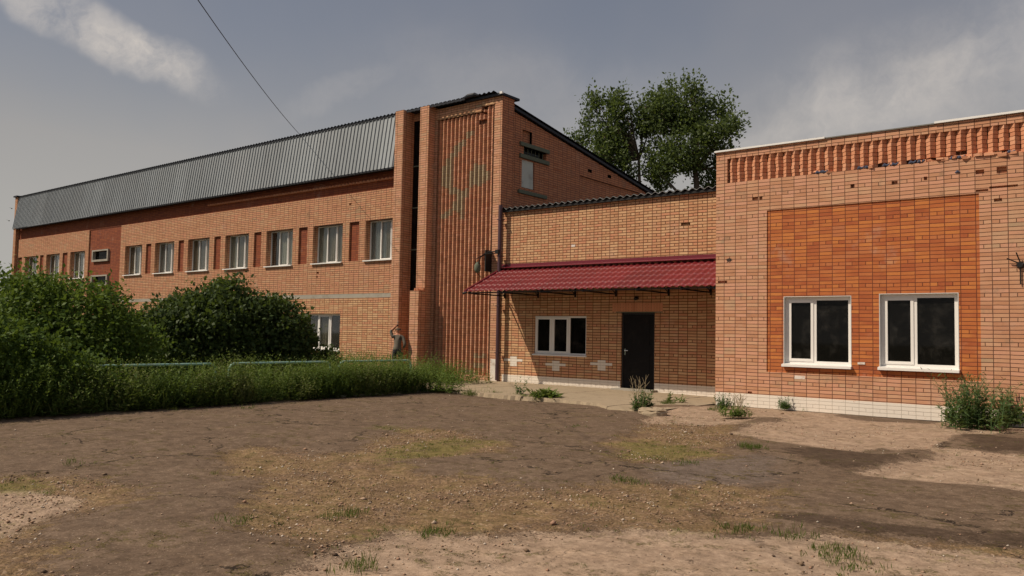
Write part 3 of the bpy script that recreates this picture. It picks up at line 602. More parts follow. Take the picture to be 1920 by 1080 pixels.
# frieze
b = MB(); b.box(RX0, -7.51, YR, YR+.4, 4.95, 5.66); b.box(-7.51, RX1, YR, YR+.4, 5.50, 5.66); b.build('cornice', 'brick_salmon', rb)
box('frieze_backing', 'mortar', rb, -7.51, RX1, YR+.15, YR+.4, 4.95, 5.50)
b = MB(); rl = []; x = -7.40; k = 0
while x < RX1:
    brk = x > -3.6
    for r in range(7):
        z = 4.95+.0375+.002+r*.0785
        if brk and r < rr.choice([0, 0, 0, 1, 1, 2]): continue
        if not brk and r == 0 and rr.random() < .05: continue
        jit = .006
        b.rbox(x+rr.uniform(-jit, jit), YR+.078+rr.uniform(-.005, .004), z, .118, .118, .068, math.radians(-41+rr.uniform(-2, 2)), rr.uniform(-.01, .01)); rl += [rr.random()]*6
    x += .1745; k += 1
b.build('sawtooth_frieze', 'lb_right', rb, rnd=rl)
for i in range(56):   # crumbling brickwork under the frieze
    x = rr.uniform(-5.6, 0) if i % 3 == 0 else rr.uniform(-3.6, -1.6)
    b = MB(); b.rbox(x, YR+rr.uniform(.0, .09), 4.95+rr.uniform(-.01, .05), rr.uniform(.05, .2), .08, rr.uniform(.03, .06), rr.uniform(-.4, .4), rr.uniform(-.3, .3)); b.build('crumbled_brick', 'lb_right', rb, rnd=[rr.random()]*6)
for cx in (-4.66, -4.52, -4.18, -4.02, -3.70, -3.55, -2.98, -2.86, -5.5, -5.38, -2.05):
    b = MB(); b.tube([(cx-.07, YR+.02, 4.96), (cx-.03, YR-.005, 4.985), (cx+.02, YR+.01, 4.97), (cx+.07, YR+.0, 5.0)], [.012, .03, .02, .012], 6); b.build('insulation_scrap', 'blue', rb)
b = MB(); b.tube([(-2.96, YR, 4.69), (-2.92, YR-.01, 4.71), (-2.88, YR, 4.69)], [.01, .025, .012], 6); b.build('insulation_scrap', 'blue', rb)
b = MB(); b.box(-7.80, -5.36, YR-.05, YR+.45, 5.663, 5.70); b.box(-3.30, RX1, YR-.05, YR+.45, 5.672, 5.712); b.build('parapet_cap', 'cap', rb)
b = MB(); b.box(-5.36, -3.30, YR-.03, YR+.45, 5.662, 5.685); b.build('parapet_cap', 'cap2', rb)
box('side_wall', 'brick_salmon', rb, RX0, RX0+.4, YR+.4, 27, 0, 5.655); box('rear_wall', 'brick_salmon', rb, RX0+.4, RX1, 26.6, 27, 0, 5.6); box('side_wall', 'brick_salmon', rb, RX1-.4, RX1-.001, YR+.401, 26.6, 0, 5.655)
box('flat_roof', 'roof2', rb, RX0+.41, RX1-.41, YR+.41, 26.59, 5.3, 5.4)
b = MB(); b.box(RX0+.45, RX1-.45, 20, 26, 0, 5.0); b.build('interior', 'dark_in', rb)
b = MB()
for k in range(11):
    a = k/11*6.283+.2; L_ = .05+.06*rr.random(); cx_, cz_ = -7.46, 3.22; n = len(b.v)
    b.v += [(cx_+.02*math.cos(a+1.2), YR-.002, cz_+.02*math.sin(a+1.2)), (cx_+.02*math.cos(a-1.2), YR-.002, cz_+.02*math.sin(a-1.2)), (cx_+L_*math.cos(a), YR-.002-.0002*k, cz_+L_*.7*math.sin(a))]; b.f.append((n, n+1, n+2)); b.mi.append(0)
b.build('tar_mark', 'black_metal', rb)
b = MB(); b.tube([(-1.93, YR, 2.90), (-1.93, YR-.06, 2.90)], [.07, .05], 8); b.tube([(-1.93, YR-.03, 2.92), (-2.13, YR-.08, 3.02)], .012, 5); b.tube([(-1.93, YR-.03, 2.95), (-1.98, YR-.10, 3.12)], .012, 5)
b.tube([(-1.93, YR-.03, 2.88), (-1.93, YR-.03, 2.55)], .012, 5); b.tube([(-1.9, YR-.05, 2.9), (-1.74, YR-.1, 3.0)], .014, 5); b.build('insulator_bracket', 'black_metal', rb)

# ------------------------------------------------------------------ ground sheet
rng = np.random.default_rng(11)
def vnoise(x, y, sc, seed):
    """smooth value noise on arrays"""
    g = np.random.default_rng(seed).random((256, 256)); fx, fy = x*sc+500, y*sc+500
    ix, iy = np.floor(fx).astype(int), np.floor(fy).astype(int); u, v = fx-ix, fy-iy; u = u*u*(3-2*u); v = v*v*(3-2*v)
    G = lambda a, b: g[a % 256, b % 256]
    return (G(ix, iy)*(1-u)+G(ix+1, iy)*u)*(1-v)+(G(ix, iy+1)*(1-u)+G(ix+1, iy+1)*u)*v
def fbm(x, y, sc, seed, o=4):
    s = 0; a = .5; t = 0
    for i in range(o): s = s+a*vnoise(x, y, sc*2**i, seed+i); t += a; a *= .5
    return s/t
def seg(lo, hi, st): return np.arange(lo, hi, st)
xs = np.concatenate([[-900, -400, -200, -120, -80, -60, -45, -35, -28, -23, -20, -18.5], seg(-17.5, 3, .065), [3.5, 4.5, 6, 9, 14, 25, 50, 120, 300, 900]])
ys = np.concatenate([[-300, -100, -40, -15, -6, -2, 0], seg(1, 17.3, .065), [18, 20, 24, 30, 40, 60, 90, 150, 300, 600, 1500]])
GX, GY = np.meshgrid(xs, ys, indexing='xy'); NX, NY = len(xs), len(ys)
def poly_mask(pixpoly):
    P = np.array([gp(*p) for p in pixpoly]); x, y = GX.ravel(), GY.ravel()
    wx = (fbm(x, y, 1.1, 77)-.5)*.9; wy = (fbm(x, y, 1.1, 88)-.5)*.9; x = x+wx; y = y+wy
    ins = np.zeros(x.shape, bool); n = len(P)
    for i in range(n):
        x1, y1 = P[i]; x2, y2 = P[(i+1) % n]
        c = ((y1 > y) != (y2 > y)); 
        with np.errstate(divide='ignore', invalid='ignore'): xi = (x2-x1)*(y-y1)/(y2-y1+1e-12)+x1
        ins ^= c & (x < xi)
    return ins.reshape(GX.shape).astype(float)
def blur(a, n):
    for _ in range(n):
        a = a.copy(); a[1:-1, 1:-1] = (a[1:-1, 1:-1]*2+a[:-2, 1:-1]+a[2:, 1:-1]+a[1:-1, :-2]+a[1:-1, 2:])/6
    return a
conc = np.maximum.reduce([poly_mask(p) for p in (
    [(500, 1079), (560, 1030), (620, 1012), (700, 995), (745, 972), (850, 980), (960, 978), (1060, 985), (1230, 985), (1400, 999), (1500, 1000), (1700, 1008), (1919, 1030), (1919, 1400), (400, 1400)],
    [(-60, 912), (60, 914), (120, 928), (180, 950), (170, 965), (110, 985), (50, 1000), (-60, 1003)],
    [(1370, 815), (1430, 798), (1480, 788), (1340, 778), (1345, 760), (1770, 780), (1990, 790), (1990, 812), (1800, 818), (1720, 838), (1640, 852), (1500, 835)],
    [(1745, 838), (1990, 848), (1990, 925), (1800, 900), (1690, 892), (1560, 884), (1640, 874), (1740, 858)],
    [(1215, 790), (1240, 770), (1345, 762), (1420, 775), (1400, 795), (1310, 800)])])
grav = np.maximum.reduce([poly_mask(p) for p in (
    [(395, 842), (470, 828), (600, 850), (660, 852), (730, 800), (900, 812), (965, 830), (930, 850), (770, 862), (840, 884), (1000, 915), (1230, 900), (1440, 915), (1510, 965), (1460, 990), (1230, 990), (960, 985), (740, 985), (620, 1040), (560, 1079), (500, 985), (480, 940), (540, 905), (420, 878)],
    [(-60, 892), (110, 886), (250, 915), (215, 955), (140, 990), (100, 1045), (60, 1100), (-60, 1150)],
    [(1120, 840), (1200, 800), (1230, 775), (1340, 790), (1420, 800), (1330, 860), (1240, 870), (1150, 865)],
    [(1040, 915), (1200, 920), (1500, 955), (1490, 1000), (1700, 1000), (1919, 1015), (1919, 1040), (1500, 1010), (1200, 985)])])
moss = np.maximum.reduce([poly_mask(p) for p in (
    [(690, 858), (760, 835), (880, 822), (960, 825), (900, 838), (830, 850), (720, 865)], [(1120, 845), (1230, 825), (1330, 840), (1310, 858), (1180, 860)], [(690, 800), (760, 796), (740, 808)],
    [(590, 990), (700, 975), (735, 985), (700, 1010), (620, 1015)], [(-60, 900), (100, 895), (60, 915), (-60, 920)])])
bluep = poly_mask([(1190, 880), (1260, 855), (1380, 848), (1480, 860), (1470, 890), (1380, 915), (1230, 915)])
dark = np.maximum.reduce([poly_mask(p) for p in ([(1480, 955), (1560, 962), (1700, 975), (1919, 990), (1990, 1012), (1900, 1010), (1700, 997), (1560, 985), (1490, 972)], [(1560, 775), (1770, 782), (1760, 795), (1600, 790)], [(1480, 845), (1660, 835), (1700, 865), (1560, 880)], [(1790, 815), (1990, 830), (1990, 850), (1840, 845)], [(480, 950), (520, 945), (510, 985), (565, 1020), (545, 1060), (535, 1020), (490, 990)])])  # shadow along broken ground edges, painted in as dark patches
conc, grav, moss, bluep, dark = [blur(a, k) for a, k in ((conc, 8), (grav, 16), (moss, 22), (bluep, 20), (dark, 8))]
asph = np.clip(1-conc-grav*.8, 0, 1)
GZ = .032*asph + (fbm(GX, GY, .35, 5)-.5)*.07 + (fbm(GX, GY, 3.5, 9, 3)-.5)*(.008+.035*grav)
infield = ((GX > -17.5) & (GX < 3) & (GY > 1) & (GY < 17.4)); 
wallfade = np.clip((17.0-GY)/3, 0, 1); GZ = np.where(infield, GZ*(.25+.75*wallfade), 0)
GZ = GZ-.03
near = np.clip(1-np.abs(GY-15.5)/2.2, 0, 1)*np.clip((GX+9.2)/1.2, 0, 1); GZ = GZ+.06*near
GZ = np.where(GX < -14.05, GZ*.3+.02, GZ)
me = bpy.data.meshes.new('ground'); co = np.stack([GX, GY, GZ], -1).reshape(-1, 3)
ii = (np.arange(NY-1)[:, None]*NX+np.arange(NX-1)[None]).ravel(); F = np.stack([ii, ii+1, ii+NX+1, ii+NX], -1)
def fill(me, co, F):
    k = F.shape[1]; me.vertices.add(len(co)); me.vertices.foreach_set('co', co.astype(np.float32).ravel()); me.loops.add(F.size); me.loops.foreach_set('vertex_index', F.astype(np.int32).ravel())
    me.polygons.add(len(F)); me.polygons.foreach_set('loop_start', np.arange(len(F), dtype=np.int32)*k); me.polygons.foreach_set('loop_total', np.full(len(F), k, np.int32)); me.update(calc_edges=True)
fill(me, co, F); me.polygons.foreach_set('use_smooth', [True]*len(F))
soil = (np.clip((-14.02-GX)/.1, 0, 1))
for nm, a in (('conc', conc), ('grav', grav), ('moss', moss), ('bluep', bluep), ('shadep', dark), ('soil', soil)):
    me.attributes.new(nm, 'FLOAT', 'POINT').data.foreach_set('value', a.astype(np.float32).ravel())
M, t, p, o = mat('yard_ground'); pos = t.new('ShaderNodeNewGeometry').outputs['Position']
A = lambda n: t.new('ShaderNodeAttribute', attribute_name=n).outputs['Fac']
n1 = t.noise(pos, 1.5, 8, .65); n2 = t.noise(pos, 7, 6, .7); n3 = t.noise(pos, 45, 4, .7); n4 = t.noise(pos, 160, 2, .6)
m1, m2, m3 = t.sm(n1, .36, .64), t.sm(n2, .34, .66), t.sm(n3, .34, .66)
nz = t.m('SUBTRACT', t.m('ADD', t.m('MULTIPLY', m1, .30), t.m('ADD', t.m('MULTIPLY', m2, .38), t.m('MULTIPLY', m3, .32))), .5)
def thr(a, k=.9, w_=.10): return t.sm(t.m('ADD', a, t.m('MULTIPLY', nz, k*1.15)), .5-w_, .5+w_)
asf = t.mix(n1, c4((.112, .080, .057)), c4((.205, .148, .108))); asf = t.mix(t.m('MULTIPLY', t.sm(t.noise(pos, 4, 8, .75), .48, .66), .45), asf, c4((.19, .135, .092))); asf = t.mix(t.m('MULTIPLY', m3, .45), asf, t.mix(n4, c4((.055, .038, .027)), c4((.22, .16, .115))))
vor = t.new('ShaderNodeTexVoronoi'); t.l.new(pos, vor.inputs['Vector']); vor.inputs['Scale'].default_value = 38
vor2 = t.new('ShaderNodeTexVoronoi'); t.l.new(pos, vor2.inputs['Vector']); vor2.inputs['Scale'].default_value = 90
vr = t.new('ShaderNodeSeparateColor'); t.l.new(vor.outputs['Color'], vr.inputs[0]); vr2 = t.new('ShaderNodeSeparateColor'); t.l.new(vor2.outputs['Color'], vr2.inputs[0])
gcol = t.ramp(vr.outputs[0], [(0, (.10, .062, .036)), (.35, (.19, .125, .07)), (.7, (.27, .18, .11)), (.93, (.35, .22, .15)), (1, (.55, .43, .34))])
gcol = t.mix(.5, gcol, t.ramp(vr2.outputs[0], [(0, (.08, .05, .028)), (.5, (.20, .135, .078)), (1, (.36, .26, .17))]))
gcol = t.mix(t.sm(n1, .35, .65), gcol, t.mix(.45, gcol, c4((.23, .165, .072))))
ccol = t.mix(n1, c4((.27, .19, .14)), c4((.41, .30, .225))); ccol = t.mix(t.m('MULTIPLY', t.sm(n2, .45, .7), .55), ccol, c4((.20, .145, .10)))
ccol = t.mix(t.m('MULTIPLY', t.sm(t.noise(pos, 3.3, 7, .75), .5, .62), .6), ccol, t.mix(.6, gcol, c4((.42, .29, .21)))); ccol = t.mix(t.m('MULTIPLY', t.sm(t.noise(pos, 22, 6, .8), .52, .6), .5), ccol, c4((.16, .115, .08))); ccol = t.mix(.4, ccol, t.mix(n4, c4((.2, .15, .11)), c4((.55, .44, .34))))
blc = t.mix(n4, c4((.085, .068, .060)), c4((.21, .175, .160)))
base = t.mix(t.m('MULTIPLY', thr(A('bluep'), 1.3, .4), .7), asf, blc)
# thin cracks in the asphalt
cr = t.new('ShaderNodeTexVoronoi', feature='DISTANCE_TO_EDGE'); t.l.new(t.vm('ADD', pos, t.vm('MULTIPLY', t.noise(pos, 2.5, 4, .6, 0, 'Color'), (.8, .8, .8))), cr.inputs['Vector']); cr.inputs['Scale'].default_value = .45
crk = t.m('MULTIPLY', t.sm(cr.outputs[0], .014, .003), t.sm(n1, .44, .54)); base = t.mix(crk, base, c4((.03, .022, .016)))
base = t.mix(t.m('MULTIPLY', t.sm(t.noise(pos, 11, 6, .75), .60, .68), .8), base, gcol)
pits = t.sm(t.noise(pos, 2.2, 9, .8), .60, .66); base = t.mix(t.m('MULTIPLY', pits, .55), base, c4((.055, .040, .030)))
spk = t.sm(vr2.outputs[1], .93, .95); base = t.mix(t.m('MULTIPLY', spk, .55), base, c4((.32, .25, .19)))
mg = t.m('MULTIPLY', thr(A('grav'), 1.7, .16), .95); base = t.mix(mg, base, gcol)
mc_ = thr(A('conc'), 1.15, .07); edge = t.m('MULTIPLY', t.m('SUBTRACT', 1, t.m('ABSOLUTE', t.m('SUBTRACT', t.m('MULTIPLY', mc_, 2), .7))), t.sm(n2, .40, .60), clamp=True); base = t.mix(mc_, base, ccol)
base = t.mix(t.m('MULTIPLY', edge, .75), base, c4((.045, .032, .024)))
base = t.mix(t.m('MULTIPLY', thr(A('shadep'), 1.1, .2), .7), base, c4((.050, .034, .024)))
base = t.mix(t.m('MULTIPLY', thr(A('moss'), 1.5, .3), .6), base, t.mix(n3, c4((.09, .095, .022)), c4((.19, .17, .05))))
mo1 = t.sm(t.noise(pos, 13, 7, .8), .34, .66); mo2 = t.sm(t.noise(t.vm('ADD', pos, (3, 9, 1)), 4.5, 7, .75), .34, .66)
base = t.mix(1.0, base, t.mix(mo1, (.80, .78, .76, 1), (1.20, 1.18, 1.16, 1)), 'MULTIPLY'); base = t.mix(1.0, base, t.mix(mo2, (.80, .77, .74, 1), (1.18, 1.17, 1.15, 1)), 'MULTIPLY')
base = t.mix(A('soil'), base, t.mix(n2, c4((.05, .04, .022)), c4((.07, .075, .025))))
t.l.new(base, p.inputs['Base Color']); p.inputs['Roughness'].default_value = .92; p.inputs['Specular IOR Level'].default_value = .15
bb = t.new('ShaderNodeBump'); bb.inputs['Strength'].default_value = .9; bb.inputs['Distance'].default_value = .013
hh = t.m('ADD', t.m('MULTIPLY', mg, t.m('MULTIPLY', t.m('SUBTRACT', 1, vor.outputs['Distance']), .6)), t.m('ADD', t.m('MULTIPLY', n3, .45), t.m('ADD', t.m('MULTIPLY', n4, .2), t.m('MULTIPLY', crk, -.6))))
hh = t.m('SUBTRACT', hh, t.m('MULTIPLY', mc_, .5)); t.l.new(hh, bb.inputs['Height']); t.l.new(bb.outputs[0], p.inputs['Normal'])
me.materials.append(M); g_ = link('ground', me); g_['kind'] = 'structure'
def gh_(x, y):
    i = np.clip(np.searchsorted(xs, x)-1, 0, NX-2); j = np.clip(np.searchsorted(ys, y)-1, 0, NY-2); return GZ[j, i]
def samp(a, x, y):
    i = np.clip(np.searchsorted(xs, x)-1, 0, NX-2); j = np.clip(np.searchsorted(ys, y)-1, 0, NY-2); return a[j, i]
# walk slab in front of the entrance, broken front edge
b = MB(); N = 90; rs = random.Random(5)
xa, xb = -16.2, -7.78; top, bot = [], []
def ztop(x): return .03+.045*min(1, max(0, (-8.2-x)/3))
for i in range(N+1):
    x = xa+(xb-xa)*i/N; y = 14.72+.10*math.sin(x*1.7)+rs.uniform(-.03, .03)-(.5 if x > -9.3 else 0)*min(1, (x+9.3)/.6)
    top.append((x, y, ztop(x)+rs.uniform(-.004, .004))); bot.append((x, y-.05, -.08))
for i in range(N):
    a, c = top[i], top[i+1]; b.quad(bot[i], bot[i+1], c, a); b.quad(a, c, (c[0], 18.99, c[2]-.015), (a[0], 18.99, a[2]-.015))
M2, t2, p2, o2 = mat('worn_walk_concrete'); ps = t2.new('ShaderNodeNewGeometry').outputs['Position']
cc = t2.mix(t2.noise(ps, 1.4, 7, .65), c4((.29, .225, .15)), c4((.43, .34, .235))); cc = t2.mix(t2.m('MULTIPLY', t2.sm(t2.noise(ps, 5, 7, .75), .5, .68), .7), cc, c4((.17, .13, .09))); cc = t2.mix(.3, cc, t2.mix(t2.noise(ps, 120, 3, .7), c4((.2, .16, .11)), c4((.52, .42, .30))))
sx = t2.new('ShaderNodeSeparateXYZ'); t2.l.new(ps, sx.inputs[0])
cc = t2.mix(t2.sm(t2.m('ABSOLUTE', t2.m('SUBTRACT', t2.m('FRACT', t2.m('MULTIPLY', t2.m('ADD', sx.outputs[0], t2.m('MULTIPLY', t2.noise(ps, 3, 4, .6), .2)), .4)), .5)), .012, .004), cc, c4((.07, .05, .03)))
t2.l.new(cc, p2.inputs['Base Color']); p2.inputs['Roughness'].default_value = .92
b2_ = t2.new('ShaderNodeBump'); b2_.inputs['Distance'].default_value = .01; t2.l.new(t2.noise(ps, 40, 5, .7), b2_.inputs['Height']); t2.l.new(b2_.outputs[0], p2.inputs['Normal'])
wk = b.build('walkway', M2); wk['kind'] = 'structure'
# kerb along the planted strip
b = MB(); y = 11.6
while y < 14.6:
    b.box(-14.20, -14.06, y, y+.985, -.1, .07+random.uniform(-.012, .012)); y += 1.0
kb = b.build('kerb', 'concrete'); kb['kind'] = 'structure'
# broken concrete lump at the end of the walk
def lump(name, c, r, seed, mt, label, cat):
    rs = random.Random(seed); b = MB(); U, V = 14, 8
    for j in range(V+1):
        ph = math.pi/2*(j/V)
        for i in range(U):
            th = 2*math.pi*i/U; k = 1+.28*(vn(th, j, seed)-.5); b.v.append((c[0]+r[0]*math.cos(th)*math.cos(ph)**.6*k, c[1]+r[1]*math.sin(th)*math.cos(ph)**.6*k, c[2]+r[2]*math.sin(ph)**.7*(1+rs.uniform(-.1, .1))))
    for j in range(V):
        for i in range(U): b.f.append((j*U+i, j*U+(i+1) % U, (j+1)*U+(i+1) % U, (j+1)*U+i)); b.mi.append(0)
    return tag(b.build(name, mt), label, cat)
def vn(a, b_, s): return random.Random(int(a*10)*7+b_//2*31+s).random()
x, y = gp(1224, 776); lump('concrete_lump', (x, y, -.03), (.32, .26, .15), 4, M2, 'pale broken concrete lump at the end of the entrance walk', 'rubble')

# ------------------------------------------------------------------ leaves and plants
def leafmesh(name, C, D, Nn, L, Wd, rnd, mt, parent=None, extra=None):
    """rhombic leaves: C base points, D long axis, Nn normals"""
    D = D/np.linalg.norm(D, axis=1, keepdims=True); Sd = np.cross(D, Nn); Sd /= np.linalg.norm(Sd, axis=1, keepdims=True)+1e-9
    L = L[:, None]; Wd = Wd[:, None]; up_ = np.cross(Sd, D)
    a = C; b_ = C+D*L*.45+Sd*Wd*.5+up_*L*.06; c = C+D*L; d = C+D*L*.45-Sd*Wd*.5+up_*L*.06
    co = np.stack([a, b_, c, d], 1).reshape(-1, 3); F = np.arange(len(co)).reshape(-1, 4); r = rnd
    if extra is not None: co = np.concatenate([co, extra[0]]); F = np.concatenate([F, extra[1]+len(a)*4]); r = np.concatenate([rnd, extra[2]])
    me = bpy.data.meshes.new(name); fill(me, co, F); me.attributes.new('rnd', 'FLOAT', 'FACE').data.foreach_set('value', np.clip(r, 0, 1).astype(np.float32))
    me.materials.append(MT[mt]); return link(name, me, parent)
def rdir(n, r=rng):
    v = r.normal(size=(n, 3)); return v/np.linalg.norm(v, axis=1, keepdims=True)
def crown(name, ells, nclump, per, csize, ll, mt, parent, seed, elong=1.0, zmin=.05, shell=.55, upb=.3):
    r = np.random.default_rng(seed); vols = np.array([e[3]*e[4]*e[5] for e in ells])**.55; pick = r.choice(len(ells), nclump, p=vols/vols.sum())
    E = np.array(ells)[pick]; u = rdir(nclump, r); rad = shell+(1-shell)*r.random(nclump)**.6; rad *= 1+.16*(r.random(nclump)-.4)+.22*(r.random(nclump) > .93)
    cc = E[:, :3]+u*E[:, 3:6]*rad[:, None]; ok = cc[:, 2] > zmin; cc, u = cc[ok], u[ok]; n = len(cc)
    C = np.repeat(cc, per, 0); U = np.repeat(u, per, 0); g = np.clip(r.normal(size=C.shape), -1.9, 1.9)*csize*(.6+.8*np.repeat(r.random((n, 1)), per, 0))
    ax = U*.7+np.array([0, 0, .8]); ax /= np.linalg.norm(ax, axis=1, keepdims=True); g += ax*(np.clip(r.normal(size=(len(C), 1)), -1.7, 1.7)*csize*(elong-1))
    C = C+g; ok = C[:, 2] > zmin; C, U = C[ok], U[ok]; k = len(C)
    Nn = rdir(k, r)*.8+U*.5+np.array([0, 0, .5]); D = rdir(k, r)+U*.5+np.array([0, 0, upb-.25])
    cr_ = np.repeat(r.random(n), per)[ok]; rnd = np.clip(.55*cr_+.45*r.random(k), 0, 1)
    L = ll*(.6+.8*r.random(k)); return leafmesh(name, C, D, Nn, L, L*.62, rnd, mt, parent), cc
def limbs(b, base, top, targets, r0, seed):
    rs = random.Random(seed); trunk = [Vector(base).lerp(Vector(top), i/6)+Vector((rs.uniform(-.1, .1), rs.uniform(-.1, .1), 0))*(i > 0) for i in range(7)]
    b.tube(trunk, [r0*(1-.75*i/6) for i in range(7)], 8)
    for tg in targets:
        tg = Vector(tg); q = min(trunk[1:], key=lambda p: (p-tg).length+max(0, p.z-tg.z+.5)*2); mid = q.lerp(tg, .5)+Vector((0, 0, -(tg-q).length*.08)); b.tube([q, mid, tg], [r0*.28, r0*.18, r0*.05], 5)
# weed plants: stems with leaves, in one mesh
def plants(name, xy, z0, h, mt, seed, nl=14, ll=.10, parent=None, droop=.2, spread=.9, wr=.35, lean=.18, branch=False):
    r = np.random.default_rng(seed); n = len(xy); base = np.column_stack([xy, z0]); ln = np.column_stack([r.normal(size=(n, 2))*lean*h[:, None], h])
    tt = np.tile(np.linspace(.08, 1, nl), n)+r.uniform(-.03, .03, n*nl); B = np.repeat(base, nl, 0); Ln = np.repeat(ln, nl, 0); C = B+Ln*tt[:, None]*np.array([1, 1, 1]); C[:, :2] += Ln[:, :2]*(tt**2)[:, None]*.4
    ang = r.random(n*nl)*2*math.pi; el_ = r.uniform(-.1, .9, n*nl)*(.4+tt); D = np.column_stack([np.cos(ang)*spread, np.sin(ang)*spread, el_])
    Nn = np.column_stack([-np.cos(ang)*.4, -np.sin(ang)*.4, np.ones(n*nl)])+rdir(n*nl, r)*.4
    L = ll*(1.25-.75*tt)*(.6+.8*r.random(n*nl))*np.repeat(.7+.6*r.random(n), nl); rnd = .45*np.repeat(r.random(n), nl)+.35*r.random(n*nl)+1.6*(np.repeat(fbm(xy[:, 0], xy[:, 1], 1.4, 91), nl)-.42)
    s0 = base; s1 = base+ln*.6; s2 = base+ln; s2[:, :2] += ln[:, :2]*.4; wv = np.column_stack([np.full(n, .006), np.full(n, -.004), np.zeros(n)])
    co = np.stack([s0-wv, s0+wv, s1+wv*.7, s1-wv*.7, s2+wv*.3, s2-wv*.3], 1).reshape(-1, 3); k = np.arange(n)[:, None]*6
    Fq = np.concatenate([k+[0, 1, 2, 3], k+[3, 2, 4, 5]]); return leafmesh(name, C, D, Nn, L, L*wr, rnd, mt, parent, (co, Fq, np.full(2*n, .35)))
def blades(name, xy, z0, h, mt, seed, per=6, parent=None, wd=.006, sp=.03):
    r = np.random.default_rng(seed); B = np.repeat(np.column_stack([xy, z0]), per, 0); k = len(B); B[:, :2] += r.normal(size=(k, 2))*sp
    D = np.column_stack([r.normal(size=(k, 2))*.35, np.ones(k)]); L = np.repeat(h, per)*(.5+.6*r.random(k)); a = r.random(k)*6.28
    Nn = np.column_stack([np.cos(a), np.sin(a), .1*np.ones(k)]); return leafmesh(name, B, D, Nn, L, np.full(k, wd)*(.7+.8*r.random(k)), .5*r.random(k)+.5*np.repeat(r.random(len(xy)), per), mt, parent)

# tall weeds in the strip (stuff)
def strip(n, x0, x1, y0, y1, seed, dens=None):
    r = np.random.default_rng(seed); x = r.uniform(x0, x1, n); y = r.uniform(y0, y1, n)
    d = fbm(x, y, .9, 21); k = r.random(n) < np.clip((d-.25)*2.2, .15, 1); return np.column_stack([x, y])[k]
P = strip(6800, -14.9, -13.98, 4.0, 14.9, 1); hh_ = (.50+.62*fbm(P[:, 0], P[:, 1], 1.6, 31))*rng.uniform(.55, 1.15, len(P)); hh_ *= np.clip((-13.78-P[:, 0])/.45, .35, 1)
tag(plants('tall_weeds', P, np.zeros(len(P)), hh_, 'leaf_weed', 2, 15, .085, wr=.36), 'tall green weeds growing thickly along the yard edge in front of the pipe rails', 'weeds', kind='stuff')
P = strip(6500, -19.8, -15.05, 5, 18.2, 3); hh_ = (.50+.60*fbm(P[:, 0], P[:, 1], .9, 41))*rng.uniform(.6, 1.1, len(P)); hh_ *= np.clip((18.6-P[:, 1])/1.5, .55, 1)
tag(plants('meadow_weeds', P, np.zeros(len(P)), hh_, 'leaf_weed', 4, 13, .10, wr=.34), 'rough green weeds filling the ground between rails and the long building', 'weeds', kind='stuff')
P = strip(3600, -16.9, -14.05, 13.2, 17.9, 5); P = P[~((P[:, 0] > -16.3) & (P[:, 1] > 14.9))]; hh_ = rng.uniform(.2, .62, len(P))
tag(plants('corner_weeds', P, np.zeros(len(P)), hh_, 'leaf_weed', 6, 12, .09), 'green weeds growing at the foot of the ribbed tower', 'weeds', kind='stuff')
P = strip(8000, -19, -13.95, 3, 18, 7); P = P[~((P[:, 0] > -16.3) & (P[:, 1] > 14.8))]; tag(blades('long_grass', P, np.zeros(len(P)), rng.uniform(.18, .6, len(P)), 'leaf_grass', 8, 5, wd=.009), 'long green grass between the weeds of the planted strip', 'grass', kind='stuff')
# low tufts scattered on the yard (stuff)
cand = np.column_stack([rng.uniform(-13.9, 1.5, 60000), rng.uniform(2, 16.4, 60000)])
mo = samp(moss, cand[:, 0], cand[:, 1]); gr = samp(grav, cand[:, 0], cand[:, 1]); cl_ = fbm(cand[:, 0], cand[:, 1], 1.7, 51)
keep = rng.random(len(cand)) < (.16*mo+.022*gr*(cl_ > .52)+.0012); Pt = cand[keep]
tufts = [(1410, 843, 40, .12), (1495, 1005, 14, .10), (1565, 1032, 22, .07), (1580, 1045, 20, .07), (1600, 1064, 16, .06), (680, 1058, 18, .10), (640, 960, 26, .09), (448, 975, 10, .08), (820, 990, 30, .06), (1385, 992, 26, .07), (1290, 870, 20, .06), (462, 768, 12, .12), (140, 870, 8, .08), (330, 770, 8, .08), (930, 742, 30, .16), (965, 745, 30, .14), (880, 742, 40, .2), (1250, 760, 30, .14), (1340, 772, 20, .1), (1520, 770, 20, .1), (1170, 900, 26, .07), (1085, 800, 12, .05), (1870, 800, 60, .2), (1600, 772, 12, .06)]
extra = []; hx = []
for px, py, n, h in tufts:
    x, y = gp(px, py); extra.append(np.column_stack([rng.normal(x, .09, n), rng.normal(y, .09, n)])); hx += [h]*n
P = np.concatenate([Pt]+extra); H = np.concatenate([rng.uniform(.015, .05, len(Pt)), np.array(hx)*rng.uniform(.5, 1.2, len(hx))])
tag(blades('yard_grass', P, gh_(P[:, 0], P[:, 1]), H, 'leaf_grass', 9, 7, wd=.005, sp=.022), 'short grass sprouting through the broken asphalt and gravel', 'grass', kind='stuff')
MT['leaf_straw'] = leafmat('straw', [(.22, .16, .07), (.30, .22, .11), (.17, .15, .06), (.36, .28, .16)], .8, .15)
keep = rng.random(len(cand)) < (.10*gr*np.clip((cl_-.35)*4, .1, 1)+.03*mo+.001); Pt = cand[keep]
tag(blades('dry_grass', Pt, gh_(Pt[:, 0], Pt[:, 1]), rng.uniform(.012, .045, len(Pt)), 'leaf_straw', 19, 6, wd=.004, sp=.03), 'dry straw coloured grass in the gravel patches', 'grass', kind='stuff')
